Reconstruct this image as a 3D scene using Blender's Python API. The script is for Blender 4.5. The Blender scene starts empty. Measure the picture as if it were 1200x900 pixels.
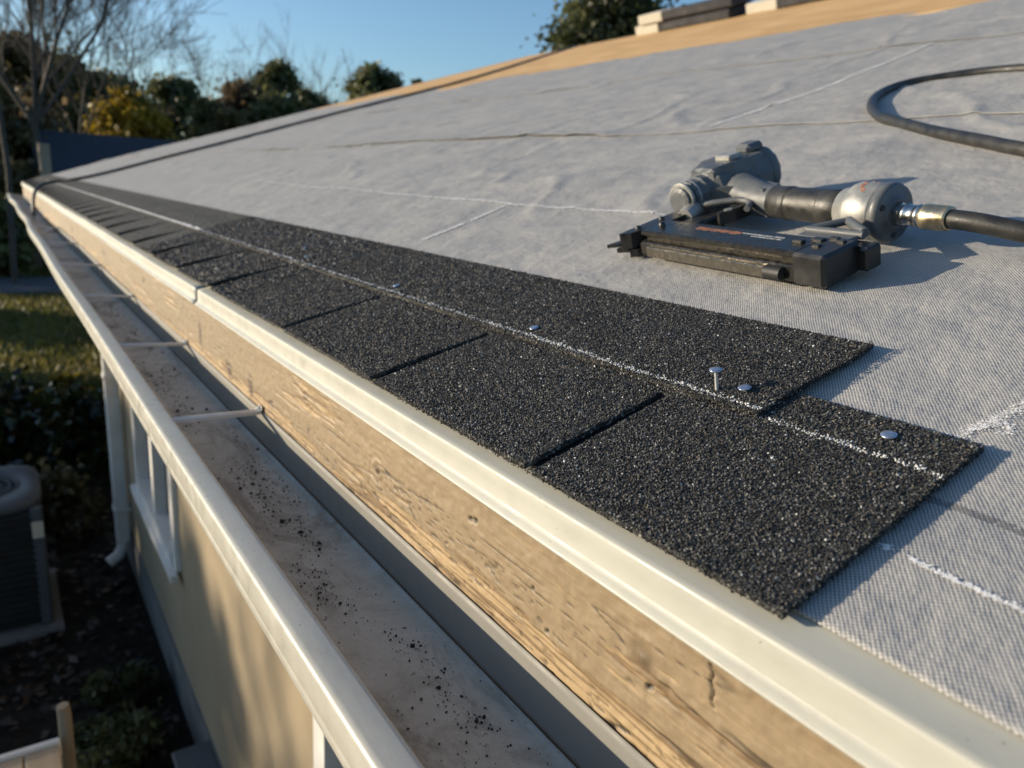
import bpy, math, random
import numpy as np
from mathutils import Vector, Matrix

random.seed(7); rng = np.random.default_rng(7)
scene = bpy.context.scene
COL = scene.collection

# ------------------------------------------------------------------ camera
TH = math.atan(4/12)                                   # 4-in-12 roof pitch
UA = np.array([math.cos(TH), 0, math.sin(TH)])         # up the slope
NA = np.array([-math.sin(TH), 0, math.cos(TH)])        # off the slope
CAM = np.array([-0.32753, 0.0, 0.20705])
RT = np.array([0.82658672, -0.55987251, 0.05742093])
UP = np.array([0.09365262, 0.23743106, 0.96687935])
FW = np.array([0.55496268, 0.79383201, -0.24869089])
FPX = 870.84
cam = bpy.data.cameras.new('camera'); camo = bpy.data.objects.new('camera', cam); COL.objects.link(camo)
cam.sensor_width = 36; cam.lens = FPX/1200*36; cam.clip_start = .02; cam.clip_end = 2000
camo.matrix_world = Matrix(((RT[0], UP[0], -FW[0], CAM[0]), (RT[1], UP[1], -FW[1], CAM[1]), (RT[2], UP[2], -FW[2], CAM[2]), (0, 0, 0, 1)))
cam.dof.use_dof = True; cam.dof.focus_distance = .62; cam.dof.aperture_fstop = 7.0
scene.camera = camo

# ------------------------------------------------------------------ sky, sun, exposure
SUN = np.array([-0.735, 0.657, 0.172]); SUN /= np.linalg.norm(SUN)
EL = math.asin(SUN[2]); AZ = math.atan2(SUN[0], SUN[1])
w = bpy.data.worlds.new('World'); scene.world = w; w.use_nodes = True
wn = w.node_tree; bg = wn.nodes['Background']
sky = wn.nodes.new('ShaderNodeTexSky'); sky.sky_type = 'NISHITA'; sky.sun_disc = False
sky.sun_elevation = EL; sky.sun_rotation = AZ; sky.air_density = 1.0; sky.dust_density = .8; sky.ozone_density = 3.2
wn.links.new(sky.outputs[0], bg.inputs[0]); bg.inputs[1].default_value = .14
sl = bpy.data.lights.new('sun', 'SUN'); sl.energy = 4.3; sl.angle = math.radians(.5); sl.color = (1, .85, .64)
so = bpy.data.objects.new('sun', sl); COL.objects.link(so)
so.rotation_euler = Vector(SUN).to_track_quat('Z', 'Y').to_euler()
vs = scene.view_settings; vs.view_transform = 'Standard'; vs.look = 'None'; vs.gamma = 1; vs.exposure = .64; vs.use_curve_mapping = False

# ------------------------------------------------------------------ helpers
def R(u, y, n=0.): return UA*u + np.array([0, y, 0]) + NA*n
def RV(P):                                              # array of (u, y, n) to world
    P = np.asarray(P, float); return P[:, :1]*UA + P[:, 1:2]*np.array([0, 1., 0]) + P[:, 2:3]*NA
def ray(x, y): return FW + (x-600)/FPX*RT - (y-450)/FPX*UP
def far(x, y, D):                                       # world point D metres out (plan) behind a bearing
    d = ray(x, y); return CAM + d*(D/math.hypot(d[0], d[1]))

def hash2(ix, iy, s):
    h = np.sin(ix*127.1 + iy*311.7 + s*74.7)*43758.5453
    return h - np.floor(h)
def vnoise(x, y, s=0):
    x = np.asarray(x, float); y = np.asarray(y, float)
    ix = np.floor(x); iy = np.floor(y); fx = x-ix; fy = y-iy
    fx = fx*fx*(3-2*fx); fy = fy*fy*(3-2*fy)
    a = hash2(ix, iy, s); b = hash2(ix+1, iy, s); c = hash2(ix, iy+1, s); d = hash2(ix+1, iy+1, s)
    return (a*(1-fx)+b*fx)*(1-fy) + (c*(1-fx)+d*fx)*fy
def fbm(x, y, s=0, o=4):
    t = 0; a = .5
    for k in range(o): t = t + a*vnoise(x*2**k, y*2**k, s+k*13); a *= .5
    return t/(1-.5**o)
def sstep(a, b, x): t = np.clip((x-a)/(b-a), 0, 1); return t*t*(3-2*t)

def tag(o, label=None, cat=None, group=None, kind=None):
    if label: o['label'] = label
    if cat: o['category'] = cat
    if group: o['group'] = group
    if kind: o['kind'] = kind
    return o
def empty(name, loc, label=None, cat=None, group=None):
    o = bpy.data.objects.new(name, None); COL.objects.link(o); o.location = Vector(loc); o.empty_display_size = .05
    return tag(o, label, cat, group)
def wloc(o):
    v = Vector(o.location)
    while o.parent: o = o.parent; v += Vector(o.location)
    return v
def link_mesh(name, me, mat, parent, center):
    o = bpy.data.objects.new(name, me); COL.objects.link(o)
    for m in (mat if isinstance(mat, (list, tuple)) else [mat]): me.materials.append(m)
    c = Vector(center)
    if parent is not None: o.parent = parent; o.location = c - wloc(parent)
    else: o.location = c
    return o
def mesh_np(name, V, F, mat, parent=None, cols=None, vecs=None, smooth=False, origin=None):
    V = np.asarray(V, np.float64); F = np.asarray(F, np.int32)
    c = (V.min(0)+V.max(0))/2 if origin is None else np.array(origin)
    me = bpy.data.meshes.new(name); n, k = F.shape
    me.vertices.add(len(V)); me.vertices.foreach_set('co', (V-c).astype(np.float32).ravel())
    me.loops.add(n*k); me.loops.foreach_set('vertex_index', F.ravel())
    me.polygons.add(n); me.polygons.foreach_set('loop_start', np.arange(0, n*k, k, dtype=np.int32))
    me.update(calc_edges=True)
    me.polygons.foreach_set('use_smooth', np.full(n, smooth))
    if cols is not None:
        a = me.attributes.new('tint', 'FLOAT_COLOR', 'POINT')
        cc = np.ones((len(V), 4), np.float32); cc[:, :3] = cols; a.data.foreach_set('color', cc.ravel())
    if vecs is not None:
        a = me.attributes.new('ruv', 'FLOAT_VECTOR', 'POINT'); a.data.foreach_set('vector', np.asarray(vecs, np.float32).ravel())
    return link_mesh(name, me, mat, parent, c)
def grid_faces(nu, nv):
    i = np.arange(nu-1)[:, None]; j = np.arange(nv-1)[None, :]
    a = i*nv+j
    return np.stack([a, a+nv, a+nv+1, a+1], -1).reshape(-1, 4)

class MB:
    def __init__(s, fn=None): s.v = []; s.f = []; s.fn = fn; s.sm = []
    def add(s, V, F, smooth=False):
        b = len(s.v)
        for p in V: s.v.append(tuple(float(q) for q in p))
        for f in F: s.f.append(tuple(b+i for i in f)); s.sm.append(smooth)
        return s
    def box(s, x0, x1, y0, y1, z0, z1):
        V = [(x, y, z) for x in (x0, x1) for y in (y0, y1) for z in (z0, z1)]
        return s.add(V, [(0, 1, 3, 2), (4, 6, 7, 5), (0, 4, 5, 1), (2, 3, 7, 6), (0, 2, 6, 4), (1, 5, 7, 3)])
    def bbox(s, x0, x1, y0, y1, z0, z1, b=.002):        # box with chamfered edges (all three axes)
        V = []; 
        xs = (x0, x1); ys = (y0, y1); zs = (z0, z1)
        for i in (0, 1):
            for j in (0, 1):
                for k in (0, 1):
                    sx, sy, sz = 1-2*i, 1-2*j, 1-2*k
                    V += [(xs[i], ys[j]+sy*b, zs[k]+sz*b), (xs[i]+sx*b, ys[j], zs[k]+sz*b), (xs[i]+sx*b, ys[j]+sy*b, zs[k])]
        I = lambda i, j, k, t: (i*4+j*2+k)*3+t
        F = []
        for i in (0, 1): F.append([I(i, a, b_, 0) for a, b_ in ((0, 0), (1, 0), (1, 1), (0, 1))])
        for j in (0, 1): F.append([I(a, j, b_, 1) for a, b_ in ((0, 0), (1, 0), (1, 1), (0, 1))])
        for k in (0, 1): F.append([I(a, b_, k, 2) for a, b_ in ((0, 0), (1, 0), (1, 1), (0, 1))])
        for i in (0, 1):
            for j in (0, 1): F.append([I(i, j, 0, 0), I(i, j, 1, 0), I(i, j, 1, 1), I(i, j, 0, 1)])
            for k in (0, 1): F.append([I(i, 0, k, 0), I(i, 1, k, 0), I(i, 1, k, 2), I(i, 0, k, 2)])
        for j in (0, 1):
            for k in (0, 1): F.append([I(0, j, k, 1), I(1, j, k, 1), I(1, j, k, 2), I(0, j, k, 2)])
        for i in (0, 1):
            for j in (0, 1):
                for k in (0, 1): F.append([I(i, j, k, 0), I(i, j, k, 1), I(i, j, k, 2)])
        return s.add(V, F)
    def prism(s, pts, z0, z1):                          # outline in xy, extruded in z
        n = len(pts); V = [(x, y, z0) for x, y in pts]+[(x, y, z1) for x, y in pts]
        return s.add(V, [tuple(range(n))[::-1], tuple(range(n, 2*n))]+[(i, (i+1) % n, n+(i+1) % n, n+i) for i in range(n)])
    def tube(s, pts, r, k=8, caps=True):
        pts = [np.array(p, float) for p in pts]; rs = r if hasattr(r, '__len__') else [r]*len(pts)
        V = []; F = []; prev = None
        for i, p in enumerate(pts):
            t = pts[min(i+1, len(pts)-1)]-pts[max(i-1, 0)]; t /= (np.linalg.norm(t)+1e-12)
            if prev is None:
                a = np.cross(t, [0, 0, 1.]); 
                if np.linalg.norm(a) < .1: a = np.cross(t, [1., 0, 0])
            else: a = prev-t*(prev@t)
            a /= np.linalg.norm(a); prev = a; b = np.cross(t, a)
            for j in range(k):
                q = 2*math.pi*j/k; V.append(p+rs[i]*(a*math.cos(q)+b*math.sin(q)))
        for i in range(len(pts)-1):
            for j in range(k):
                F.append((i*k+j, i*k+(j+1) % k, (i+1)*k+(j+1) % k, (i+1)*k+j))
        s.add(V, F, True)
        if caps:
            s.add(V[:k], [tuple(range(k))[::-1]]); s.add(V[-k:], [tuple(range(k))])
        return s
    def lathe(s, o, axis, prof, k=20, ref=(0, 0, 1), smooth=True):   # prof: (distance along axis, radius)
        o = np.array(o, float); ax = np.array(axis, float); ax /= np.linalg.norm(ax)
        a = np.cross(ax, ref); a /= np.linalg.norm(a); b = np.cross(ax, a); V = []; F = []
        for d, r in prof:
            for j in range(k):
                q = 2*math.pi*(j+.5)/k; V.append(o+ax*d+r*(a*math.cos(q)+b*math.sin(q)))
        m = len(prof)
        for i in range(m-1):
            for j in range(k): F.append((i*k+j, i*k+(j+1) % k, (i+1)*k+(j+1) % k, (i+1)*k+j))
        s.add(V, F, smooth)
        s.add(V[:k], [tuple(range(k))[::-1]]); s.add(V[-k:], [tuple(range(k))])
        return s
    def build(s, name, mat, parent=None, xf=None):
        V = np.array(s.v)
        if xf is not None: V = xf(V)
        c = (V.min(0)+V.max(0))/2
        me = bpy.data.meshes.new(name); me.from_pydata([tuple(p) for p in (V-c)], [], s.f); me.update()
        me.polygons.foreach_set('use_smooth', s.sm)
        import bmesh
        bm = bmesh.new(); bm.from_mesh(me); bmesh.ops.recalc_face_normals(bm, faces=bm.faces); bm.to_mesh(me); bm.free()
        return link_mesh(name, me, mat, parent, c)
roofxf = lambda V: RV(V)

# ------------------------------------------------------------------ materials
class NT:
    def __init__(s, name, rough=.6, metal=0., spec=.5):
        s.m = bpy.data.materials.new(name); s.m.use_nodes = True; s.t = s.m.node_tree
        s.b = s.t.nodes['Principled BSDF']; s.b.inputs['Roughness'].default_value = rough
        s.b.inputs['Metallic'].default_value = metal; s.b.inputs['Specular IOR Level'].default_value = spec
    def n(s, typ, ins=None, **at):
        o = s.t.nodes.new('ShaderNode'+typ)
        for k, v in at.items(): setattr(o, k, v)
        for k, v in (ins or {}).items(): s.set(o.inputs[k], v)
        return o
    def set(s, sock, v):
        if hasattr(v, 'is_output') or isinstance(v, bpy.types.NodeSocket): s.t.links.new(v, sock)
        else:
            if isinstance(v, (tuple, list)) and len(v) == 3 and len(sock.default_value) == 4: v = (*v, 1)
            sock.default_value = v
    def pos(s): return s.n('NewGeometry').outputs['Position']
    def obj(s): return s.n('TexCoord').outputs['Object']
    def attr(s, nm, out='Color'): return s.n('Attribute', attribute_name=nm).outputs[out]
    def scalev(s, v, sc): return s.n('VectorMath', {0: v, 1: sc}, operation='MULTIPLY').outputs[0]
    def noise(s, v, sc, det=4, rough=.55, dist=0.): return s.n('TexNoise', {'Vector': v, 'Scale': sc, 'Detail': det, 'Roughness': rough, 'Distortion': dist}).outputs['Fac']
    def vor(s, v, sc, out='Distance', **k): return s.n('TexVoronoi', {'Vector': v, 'Scale': sc}, **k).outputs[out]
    def ramp(s, f, stops, interp='LINEAR'):
        o = s.n('ValToRGB', {0: f}); cr = o.color_ramp; cr.interpolation = interp
        while len(cr.elements) < len(stops): cr.elements.new(.5)
        for e, (p, c) in zip(cr.elements, stops): e.position = p; e.color = (*c, 1) if len(c) == 3 else c
        return o.outputs[0]
    def mix(s, f, a, b, mode='MIX'):
        o = s.n('Mix', data_type='RGBA', blend_type=mode); s.set(o.inputs[0], f); s.set(o.inputs[6], a); s.set(o.inputs[7], b); return o.outputs[2]
    def math(s, op, a, b=0., c=0.):
        o = s.n('Math', operation=op); s.set(o.inputs[0], a); s.set(o.inputs[1], b); s.set(o.inputs[2], c); return o.outputs[0]
    def bump(s, h, strength=.5, dist=.01, normal=None):
        i = {'Height': h, 'Strength': strength, 'Distance': dist}
        if normal is not None: i['Normal'] = normal
        return s.n('Bump', i).outputs[0]
    def out(s, color=None, rough=None, normal=None):
        if color is not None: s.set(s.b.inputs['Base Color'], color)
        if rough is not None: s.set(s.b.inputs['Roughness'], rough)
        if normal is not None: s.set(s.b.inputs['Normal'], normal)
        return s.m
def simple(name, c1, c2, sc, rough=.6, bump=.2, bd=.002, bsc=None, metal=0., spec=.5, stretch=(1, 1, 1), coord='pos', rv=.15):
    t = NT(name, rough, metal, spec); v = t.pos() if coord == 'pos' else t.obj()
    v = t.scalev(v, stretch); f = t.noise(v, sc); g = t.noise(v, bsc or sc*4, 5)
    col = t.ramp(f, [(.3, c1), (.7, c2)])
    return t.out(col, t.n('MapRange', {0: f, 1: .3, 2: .7, 3: max(.02, rough-rv), 4: min(1, rough+rv)}).outputs[0], t.bump(g, bump, bd))
def leafmat(name, cols, rough=.5, trans=.42):
    t = NT(name, rough); v = t.pos(); tint = t.attr('tint')
    f = t.noise(v, .9, 3)
    c = t.ramp(f, [(.3, cols[0]), (.5, cols[1]), (.72, cols[2])])
    c = t.mix(1., c, tint, 'MULTIPLY')
    t.out(c)
    tr = t.n('BsdfTranslucent', {0: c}); mx = t.n('MixShader', {0: trans, 1: t.b.outputs[0], 2: tr.outputs[0]})
    t.t.links.new(mx.outputs[0], t.t.nodes['Material Output'].inputs[0])
    return t.m

def m_underlay():
    t = NT('underlayment_fabric', .75, 0, .3); p = t.attr('ruv', 'Vector')
    k = 2*math.pi
    def wave(nx, ny, pitch, jit):
        d = t.n('VectorMath', {0: p, 1: (nx*k/pitch, ny*k/pitch, 0)}, operation='DOT_PRODUCT').outputs['Value']
        d = t.math('ADD', d, t.math('MULTIPLY', t.noise(p, 30, 3), jit))
        return t.math('MULTIPLY_ADD', t.math('SINE', d), .5, .5)
    a = wave(.63, -.777, .0022, 9.); b = wave(.80, .60, .0024, 9.)
    fine = t.noise(p, 900, 3, .7)
    wv = t.math('MULTIPLY_ADD', b, .40, t.math('MULTIPLY', a, .60))
    wv = t.math('ADD', wv, t.math('MULTIPLY_ADD', fine, .7, -.35))
    base = t.ramp(wv, [(.05, (.17, .17, .17)), (.45, (.305, .302, .296)), (.95, (.54, .53, .505))])
    blot = t.ramp(t.noise(p, 9, 5, .6, .4), [(.25, (.80, .81, .84)), (.75, (1.16, 1.13, 1.08))])
    c = t.mix(1., base, blot, 'MULTIPLY')
    dust = t.ramp(t.noise(t.scalev(p, (1., .35, 1.)), 5, 6, .65), [(.5, (0, 0, 0)), (.85, (1, 1, 1))])
    c = t.mix(t.math('MULTIPLY', dust, .35), c, (.52, .49, .44))
    sep = t.n('SeparateXYZ', {0: p})
    # printed dark guide line near the lower edge
    ln = t.math('ABSOLUTE', t.math('SUBTRACT', sep.outputs[0], t.math('MULTIPLY_ADD', t.noise(p, 25, 2), .006, .131)))
    lm = t.math('MULTIPLY', t.math('LESS_THAN', ln, .0035), t.math('GREATER_THAN', t.noise(p, 120, 3), .40))
    c = t.mix(t.math('MULTIPLY', lm, .55), c, (.07, .07, .075))
    n1 = t.bump(t.noise(p, 16, 5, .6), .55, .012)
    n2 = t.bump(wv, .35, .0008, n1)
    return t.out(c, None, n2)
def m_shingle():
    t = NT('shingle_granule_mat', .85, 0, .35); p = t.pos()
    v = t.n('TexVoronoi', {'Vector': p, 'Scale': 480}); r = t.n('SeparateColor', {0: v.outputs['Color']}).outputs[0]
    c = t.ramp(r, [(0, (.012, .012, .012)), (.55, (.035, .035, .034)), (.86, (.075, .075, .07)), (1, (.26, .25, .23))])
    big = t.ramp(t.noise(p, 6, 4), [(.3, (.8, .8, .8)), (.7, (1.35, 1.33, 1.28))])
    return t.out(t.mix(1., c, big, 'MULTIPLY'), None, t.bump(v.outputs['Distance'], .9, .002))
def m_granule():
    t = NT('granule_mat', .62, 0, .5); return t.out(t.attr('tint'))
def m_tint(name, rough=.7, spec=.4, bsc=0., bd=.001):
    t = NT(name, rough, 0, spec); c = t.attr('tint'); 
    return t.out(c, None, t.bump(t.noise(t.pos(), bsc, 5), .5, bd) if bsc else None)
def m_fascia():
    t = NT('weathered_tan_paint', .55, 0, .45); c = t.attr('tint'); p = t.pos()
    g = t.noise(t.scalev(p, (1, .06, 1)), 900, 4, .6)
    c2 = t.mix(1., c, t.ramp(t.noise(p, 60, 5, .7), [(.3, (.86, .85, .84)), (.7, (1.1, 1.1, 1.1))]), 'MULTIPLY')
    return t.out(c2, None, t.bump(g, .35, .0008))
def m_metal(name, c1, c2, rough=.35, spec=.5, dirt=.0, speck=0.):
    t = NT(name, rough, 0, spec); p = t.pos()
    c = t.ramp(t.noise(t.scalev(p, (1, .3, 1)), 14, 5), [(.3, c1), (.75, c2)])
    if speck:
        s = t.math('GREATER_THAN', t.noise(p, 420, 2), speck); s2 = t.math('GREATER_THAN', t.noise(p, 18, 3), .52)
        c = t.mix(t.math('MULTIPLY', t.math('MULTIPLY', s, s2), .7), c, (.10, .085, .07))
    g = t.ramp(t.noise(t.scalev(p, (1, .5, 1)), 35, 6, .75), [(.52, (0, 0, 0)), (.80, (1, 1, 1))])
    c = t.mix(t.math('MULTIPLY', g, .30), c, (.27, .24, .19))
    sc = t.math('GREATER_THAN', t.noise(t.scalev(p, (6, .25, 6)), 60, 3, .6), .70)
    c = t.mix(t.math('MULTIPLY', sc, .22), c, (.30, .28, .24))
    n1 = t.bump(t.noise(t.scalev(p, (1, .25, 1)), 9, 2), .25, .012)
    return t.out(c, t.n('MapRange', {0: t.noise(p, 40, 4), 1: .3, 2: .7, 3: rough-.06, 4: rough+.2}).outputs[0], t.bump(t.noise(t.scalev(p, (1, .4, 1)), 60, 3), .12, .003, n1))
def m_gutter_in():
    t = NT('gutter_inside', .6, 0, .3); p = t.pos()
    c = t.ramp(t.noise(p, 22, 6, .7, .6), [(.25, (.36, .325, .26)), (.5, (.51, .47, .39)), (.75, (.58, .545, .47))])
    d = t.ramp(t.noise(t.scalev(p, (1, .45, 1)), 9, 6, .75, 1.), [(.49, (0, 0, 0)), (.66, (1, 1, 1))])
    c = t.mix(t.math('MULTIPLY', d, .75), c, (.15, .12, .085))
    s = t.math('GREATER_THAN', t.noise(p, 500, 3, .7), .66)
    c = t.mix(t.math('MULTIPLY', s, .6), c, (.03, .025, .02))
    return t.out(c, None, t.bump(t.noise(p, 120, 5), .3, .002))
def m_osb():
    t = NT('osb_strands', .65, 0, .3); p = t.attr('ruv', 'Vector')
    v = t.n('TexVoronoi', {'Vector': t.scalev(p, (1, .35, 1)), 'Scale': 11}); r = t.n('SeparateColor', {0: v.outputs['Color']}).outputs[0]
    c = t.ramp(r, [(0, (.46, .26, .09)), (.5, (.64, .39, .155)), (1, (.76, .52, .24))])
    c = t.mix(.5, c, t.ramp(t.noise(t.scalev(p, (2.5, .3, 1)), 3, 6), [(.3, (.42, .25, .10)), (.7, (.72, .46, .21))]))
    return t.out(c, None, t.bump(r, .4, .002))
def m_wall():
    t = NT('wall_stucco', .8, 0, .25); p = t.pos()
    c = t.ramp(t.noise(p, 2.2, 5), [(.3, (.295, .235, .155)), (.7, (.355, .285, .19))])
    return t.out(c, None, t.bump(t.noise(p, 130, 4), .25, .003))
def m_ground():
    t = NT('ground_mat', .9, 0, .2); p = t.pos()
    lawn = t.ramp(t.noise(p, 1.3, 7, .65), [(.3, (.055, .062, .014)), (.5, (.11, .12, .03)), (.7, (.19, .16, .055))])
    mulch = t.ramp(t.noise(p, 14, 7, .7), [(.3, (.008, .006, .004)), (.6, (.03, .022, .014)), (.8, (.08, .055, .035))])
    x = t.n('SeparateXYZ', {0: p})
    e = t.math('ADD', x.outputs[1], t.math('MULTIPLY', t.noise(p, 1.2, 4), 1.6))
    f = t.n('MapRange', {0: e, 1: 9.7, 2: 10.6}).outputs[0]
    return t.out(t.mix(f, mulch, lawn), None, t.bump(t.noise(p, 26, 6, .7), .8, .05))

MT = {}
MT['under'] = m_underlay(); MT['shingle'] = m_shingle(); MT['granule'] = m_granule(); MT['fascia'] = m_fascia()
MT['drip'] = m_metal('ivory_metal', (.415, .408, .352), (.455, .447, .39), .42, .5, 0, .72)
MT['gutter'] = m_metal('gutter_ivory', (.44, .425, .37), (.49, .475, .415), .32, .55, 0, .70)
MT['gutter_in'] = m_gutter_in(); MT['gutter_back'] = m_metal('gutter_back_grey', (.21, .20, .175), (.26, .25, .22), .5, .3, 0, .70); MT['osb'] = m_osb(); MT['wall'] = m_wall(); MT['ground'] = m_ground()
MT['hanger'] = simple('hanger_metal', (.58, .58, .56), (.68, .67, .65), 30, .4, .1, .001)
MT['white'] = simple('white_trim', (.62, .60, .56), (.72, .70, .66), 8, .5, .1)
MT['glass'] = simple('window_glass', (.012, .014, .016), (.02, .022, .022), 3, .08, .0, .001, spec=.6, rv=.02)
MT['deckwood'] = simple('deck_ply', (.30, .2, .1), (.4, .28, .15), 6)
MT['starter'] = simple('starter_slit_shade', (.01, .01, .01), (.02, .02, .02), 80, .9, .3, .001)  # near-black tone stands in for shade down in the slits
MT['asphalt_edge'] = simple('shingle_core', (.012, .011, .01), (.03, .026, .02), 300, .9, .6, .001)
MT['chalk'] = simple('chalk_powder', (.66, .66, .66), (.8, .8, .8), 200, .95, .2, .001)
MT['cast'] = simple('cast_magnesium', (.075, .083, .092), (.12, .125, .128), 45, .45, .25, .0008, 500)
MT['castlight'] = simple('worn_aluminium', (.27, .27, .255), (.38, .375, .35), 60, .42, .2, .0006, 400, metal=.4)
MT['black'] = simple('black_plastic', (.012, .012, .012), (.03, .029, .027), 50, .38, .2, .0006, 500)
MT['magmetal'] = simple('worn_black_metal', (.050, .047, .041), (.066, .062, .054), 120, .3, .1, .0004, 300, metal=.75)
MT['rail'] = simple('rail_highlight', (.15, .135, .11), (.19, .172, .14), 120, .28, .08, .0003, 300, metal=.85); MT['grip'] = simple('grip_rubber', (.018, .018, .017), (.045, .043, .038), 60, .42, .5, .0008, 700)  # rail toned lighter to stand in for bright edge highlights
MT['steel'] = simple('plated_steel', (.5, .5, .48), (.62, .62, .60), 60, .25, .1, .0005, metal=1.)
MT['brass'] = simple('brass_ferrule', (.42, .36, .24), (.56, .48, .32), 60, .32, .2, .0005, metal=.9)
MT['hose'] = simple('hose_rubber', (.014, .014, .013), (.032, .031, .028), 40, .45, .35, .001, 300)
MT['galv'] = simple('galvanised_sky_tint', (.45, .49, .58), (.55, .59, .68), 300, .25, .1, .0003, metal=.85); MT['shank'] = simple('nail_shank', (.5, .5, .48), (.6, .6, .58), 300, .4, .1, .0003, metal=.15)  # nail head base tinted blue to hold the sky's reflection
MT['labelred'] = simple('label_red', (.25, .1, .05), (.38, .17, .09), 300, .5)
MT['labelwhite'] = simple('label_white', (.45, .45, .43), (.65, .65, .62), 400, .5)
MT['grit'] = simple('grit', (.008, .007, .006), (.03, .025, .02), 200, .9, .4, .001)
MT['bark'] = simple('bark', (.05, .042, .034), (.12, .1, .08), 5, .9, .6, .03, 20)
MT['barklight'] = simple('bark_grey', (.045, .038, .032), (.085, .075, .062), 5, .9, .5, .03, 20)
MT['evergreen'] = leafmat('evergreen_leaves', [(.075, .088, .036), (.115, .125, .050), (.17, .165, .065)])
MT['olive'] = leafmat('olive_leaves', [(.07, .06, .026), (.11, .09, .038), (.15, .115, .05)])
MT['brownleaf'] = leafmat('brown_leaves', [(.08, .058, .034), (.12, .085, .05), (.165, .12, .065)])
MT['yellow'] = leafmat('yellow_leaves', [(.17, .12, .015), (.27, .19, .02), (.36, .26, .035)])
MT['shrub'] = leafmat('shrub_leaves', [(.014, .022, .008), (.028, .036, .011), (.055, .06, .018)], .22, .1)
MT['grassblade'] = leafmat('grass_blades', [(.075, .085, .02), (.13, .125, .035), (.21, .17, .06)])
MT['litter'] = leafmat('litter_leaves', [(.02, .013, .008), (.06, .04, .025), (.17, .13, .10)], .7, .05)
MT['acgrey'] = simple('ac_paint', (.055, .064, .072), (.08, .09, .10), 6, .7, .1)
MT['acdark'] = simple('ac_dark', (.008, .009, .01), (.02, .021, .022), 9, .6, .2)
MT['sticker'] = simple('sticker', (.5, .45, .36), (.6, .54, .44), 20, .6)
MT['platwood'] = simple('platform_wood', (.42, .31, .19), (.55, .42, .27), 6, .75, .3, .003, 60, stretch=(3, .4, 1))
MT['postwood'] = simple('grey_post', (.16, .13, .09), (.28, .24, .18), 14, .85, .5, .004, 60, stretch=(1, 1, .2))
MT['road'] = simple('asphalt', (.06, .062, .066), (.085, .087, .09), 3, .9, .3, .01, 40)
MT['navy'] = simple('slate_shingles', (.010, .017, .028), (.018, .027, .040), 5, .8, .3, .01)
MT['greyroof'] = simple('grey_shingles', (.17, .175, .18), (.23, .235, .24), 5, .8)
MT['tanwall'] = simple('tan_siding', (.25, .2, .14), (.32, .26, .19), 3, .8)
MT['brownwood'] = simple('brown_box', (.08, .055, .035), (.15, .11, .07), 4, .8)
MT['paper'] = simple('wrapper_paper', (.40, .375, .31), (.50, .47, .40), 7, .8, .4, .02, 12)
MT['darkwrap'] = simple('dark_wrapper', (.018, .018, .022), (.03, .03, .036), 6, .8, .5, .03, 8)
MT['soil'] = simple('foundation', (.12, .12, .115), (.18, .175, .165), 6, .9)

# ------------------------------------------------------------------ ground and road
GZ = -2.7
V = [(-400, -60, GZ), (500, -60, GZ), (500, 700, GZ), (-400, 700, GZ)]
gx = np.concatenate([[-400, -100, -30], np.linspace(-12, 20, 33), [40, 120, 500]]); gy = np.concatenate([[-60, -20], np.linspace(-4, 40, 45), [60, 120, 300, 700]])
GX, GY = np.meshgrid(gx, gy, indexing='ij'); Zg = GZ+.05*(fbm(GX*.5, GY*.5, 3)-.5)*(GY > 7)
g = mesh_np('ground', np.stack([GX, GY, Zg], -1).reshape(-1, 3), grid_faces(len(gx), len(gy)), MT['ground'], smooth=True); tag(g, kind='structure')
b = MB(); ys = [20.3, 23.2]
b.box(-60, 60, 20.4, 23.2, GZ-.05, GZ+.05); o = b.build('road', MT['road']); tag(o, kind='structure')

# ------------------------------------------------------------------ house
YE = 11.0; YN = -.6; RU = 7.7
house = empty('house', (.3, 5, GZ), 'tan house with unfinished shingle roof, grey underlayment and ivory drip edge', 'house')
WX = .30; WY1 = 6.0
# walls with a window opening gap left by building the wall around it
b = MB()
win = [(3.8, 5.05, -1.75, -.75), (.55, 1.70, -1.85, -.75)]
ycuts = [(-2.5, .55), (1.70, 3.8), (5.05, WY1)]
for a, c in ycuts: b.box(WX, WX+.15, a, c, GZ+.30, -.25)
for (a, c, z0, z1) in win: b.box(WX, WX+.15, a, c, GZ+.30, z0); b.box(WX, WX+.15, a, c, z1, -.25)
b.box(WX+.15, 9, WY1-.15, WY1, GZ+.3, -.25); b.build('wall', MT['wall'], house)
b = MB(); b.box(WX-.012, WX+.15, -2.5, WY1+.02, GZ-.1, GZ+.298); b.build('foundation', MT['soil'], house)
for (a, c, z0, z1) in win:
    f = MB(); t = .055
    f.box(WX-.025, WX+.10, a-.03, a+t, z0-.03, z1); f.box(WX-.025, WX+.10, c-t, c+.03, z0-.03, z1)
    f.box(WX-.035, WX+.10, a+t, c-t, z0-.03, z0+t-.01); f.box(WX-.025, WX+.10, a+t, c-t, z1-t, z1)
    wo = f.build('window', MT['white'], house)
    m = (a+c)/2; q = MB(); q.box(WX-.018, WX+.09, m-.035, m+.035, z0+t-.01, z1-t); q.build('mullion', MT['white'], wo)
    q = MB(); q.box(WX-.055, WX-.026, a-.06, c+.06, z0-.075, z0-.032); q.build('sill', MT['white'], wo)
    for (p0, p1) in ((a+t, m-.035), (m+.035, c-t)):
        q = MB(); q.box(WX+.045, WX+.052, p0, p1, z0+t-.01, z1-t); q.build('pane', MT['glass'], wo)
# soffit, gable end, porch beam and post
b = MB(); b.box(.015, WX, YN-1, YE-.02, -.235, -.222); b.build('soffit', MT['white'], house)
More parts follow.
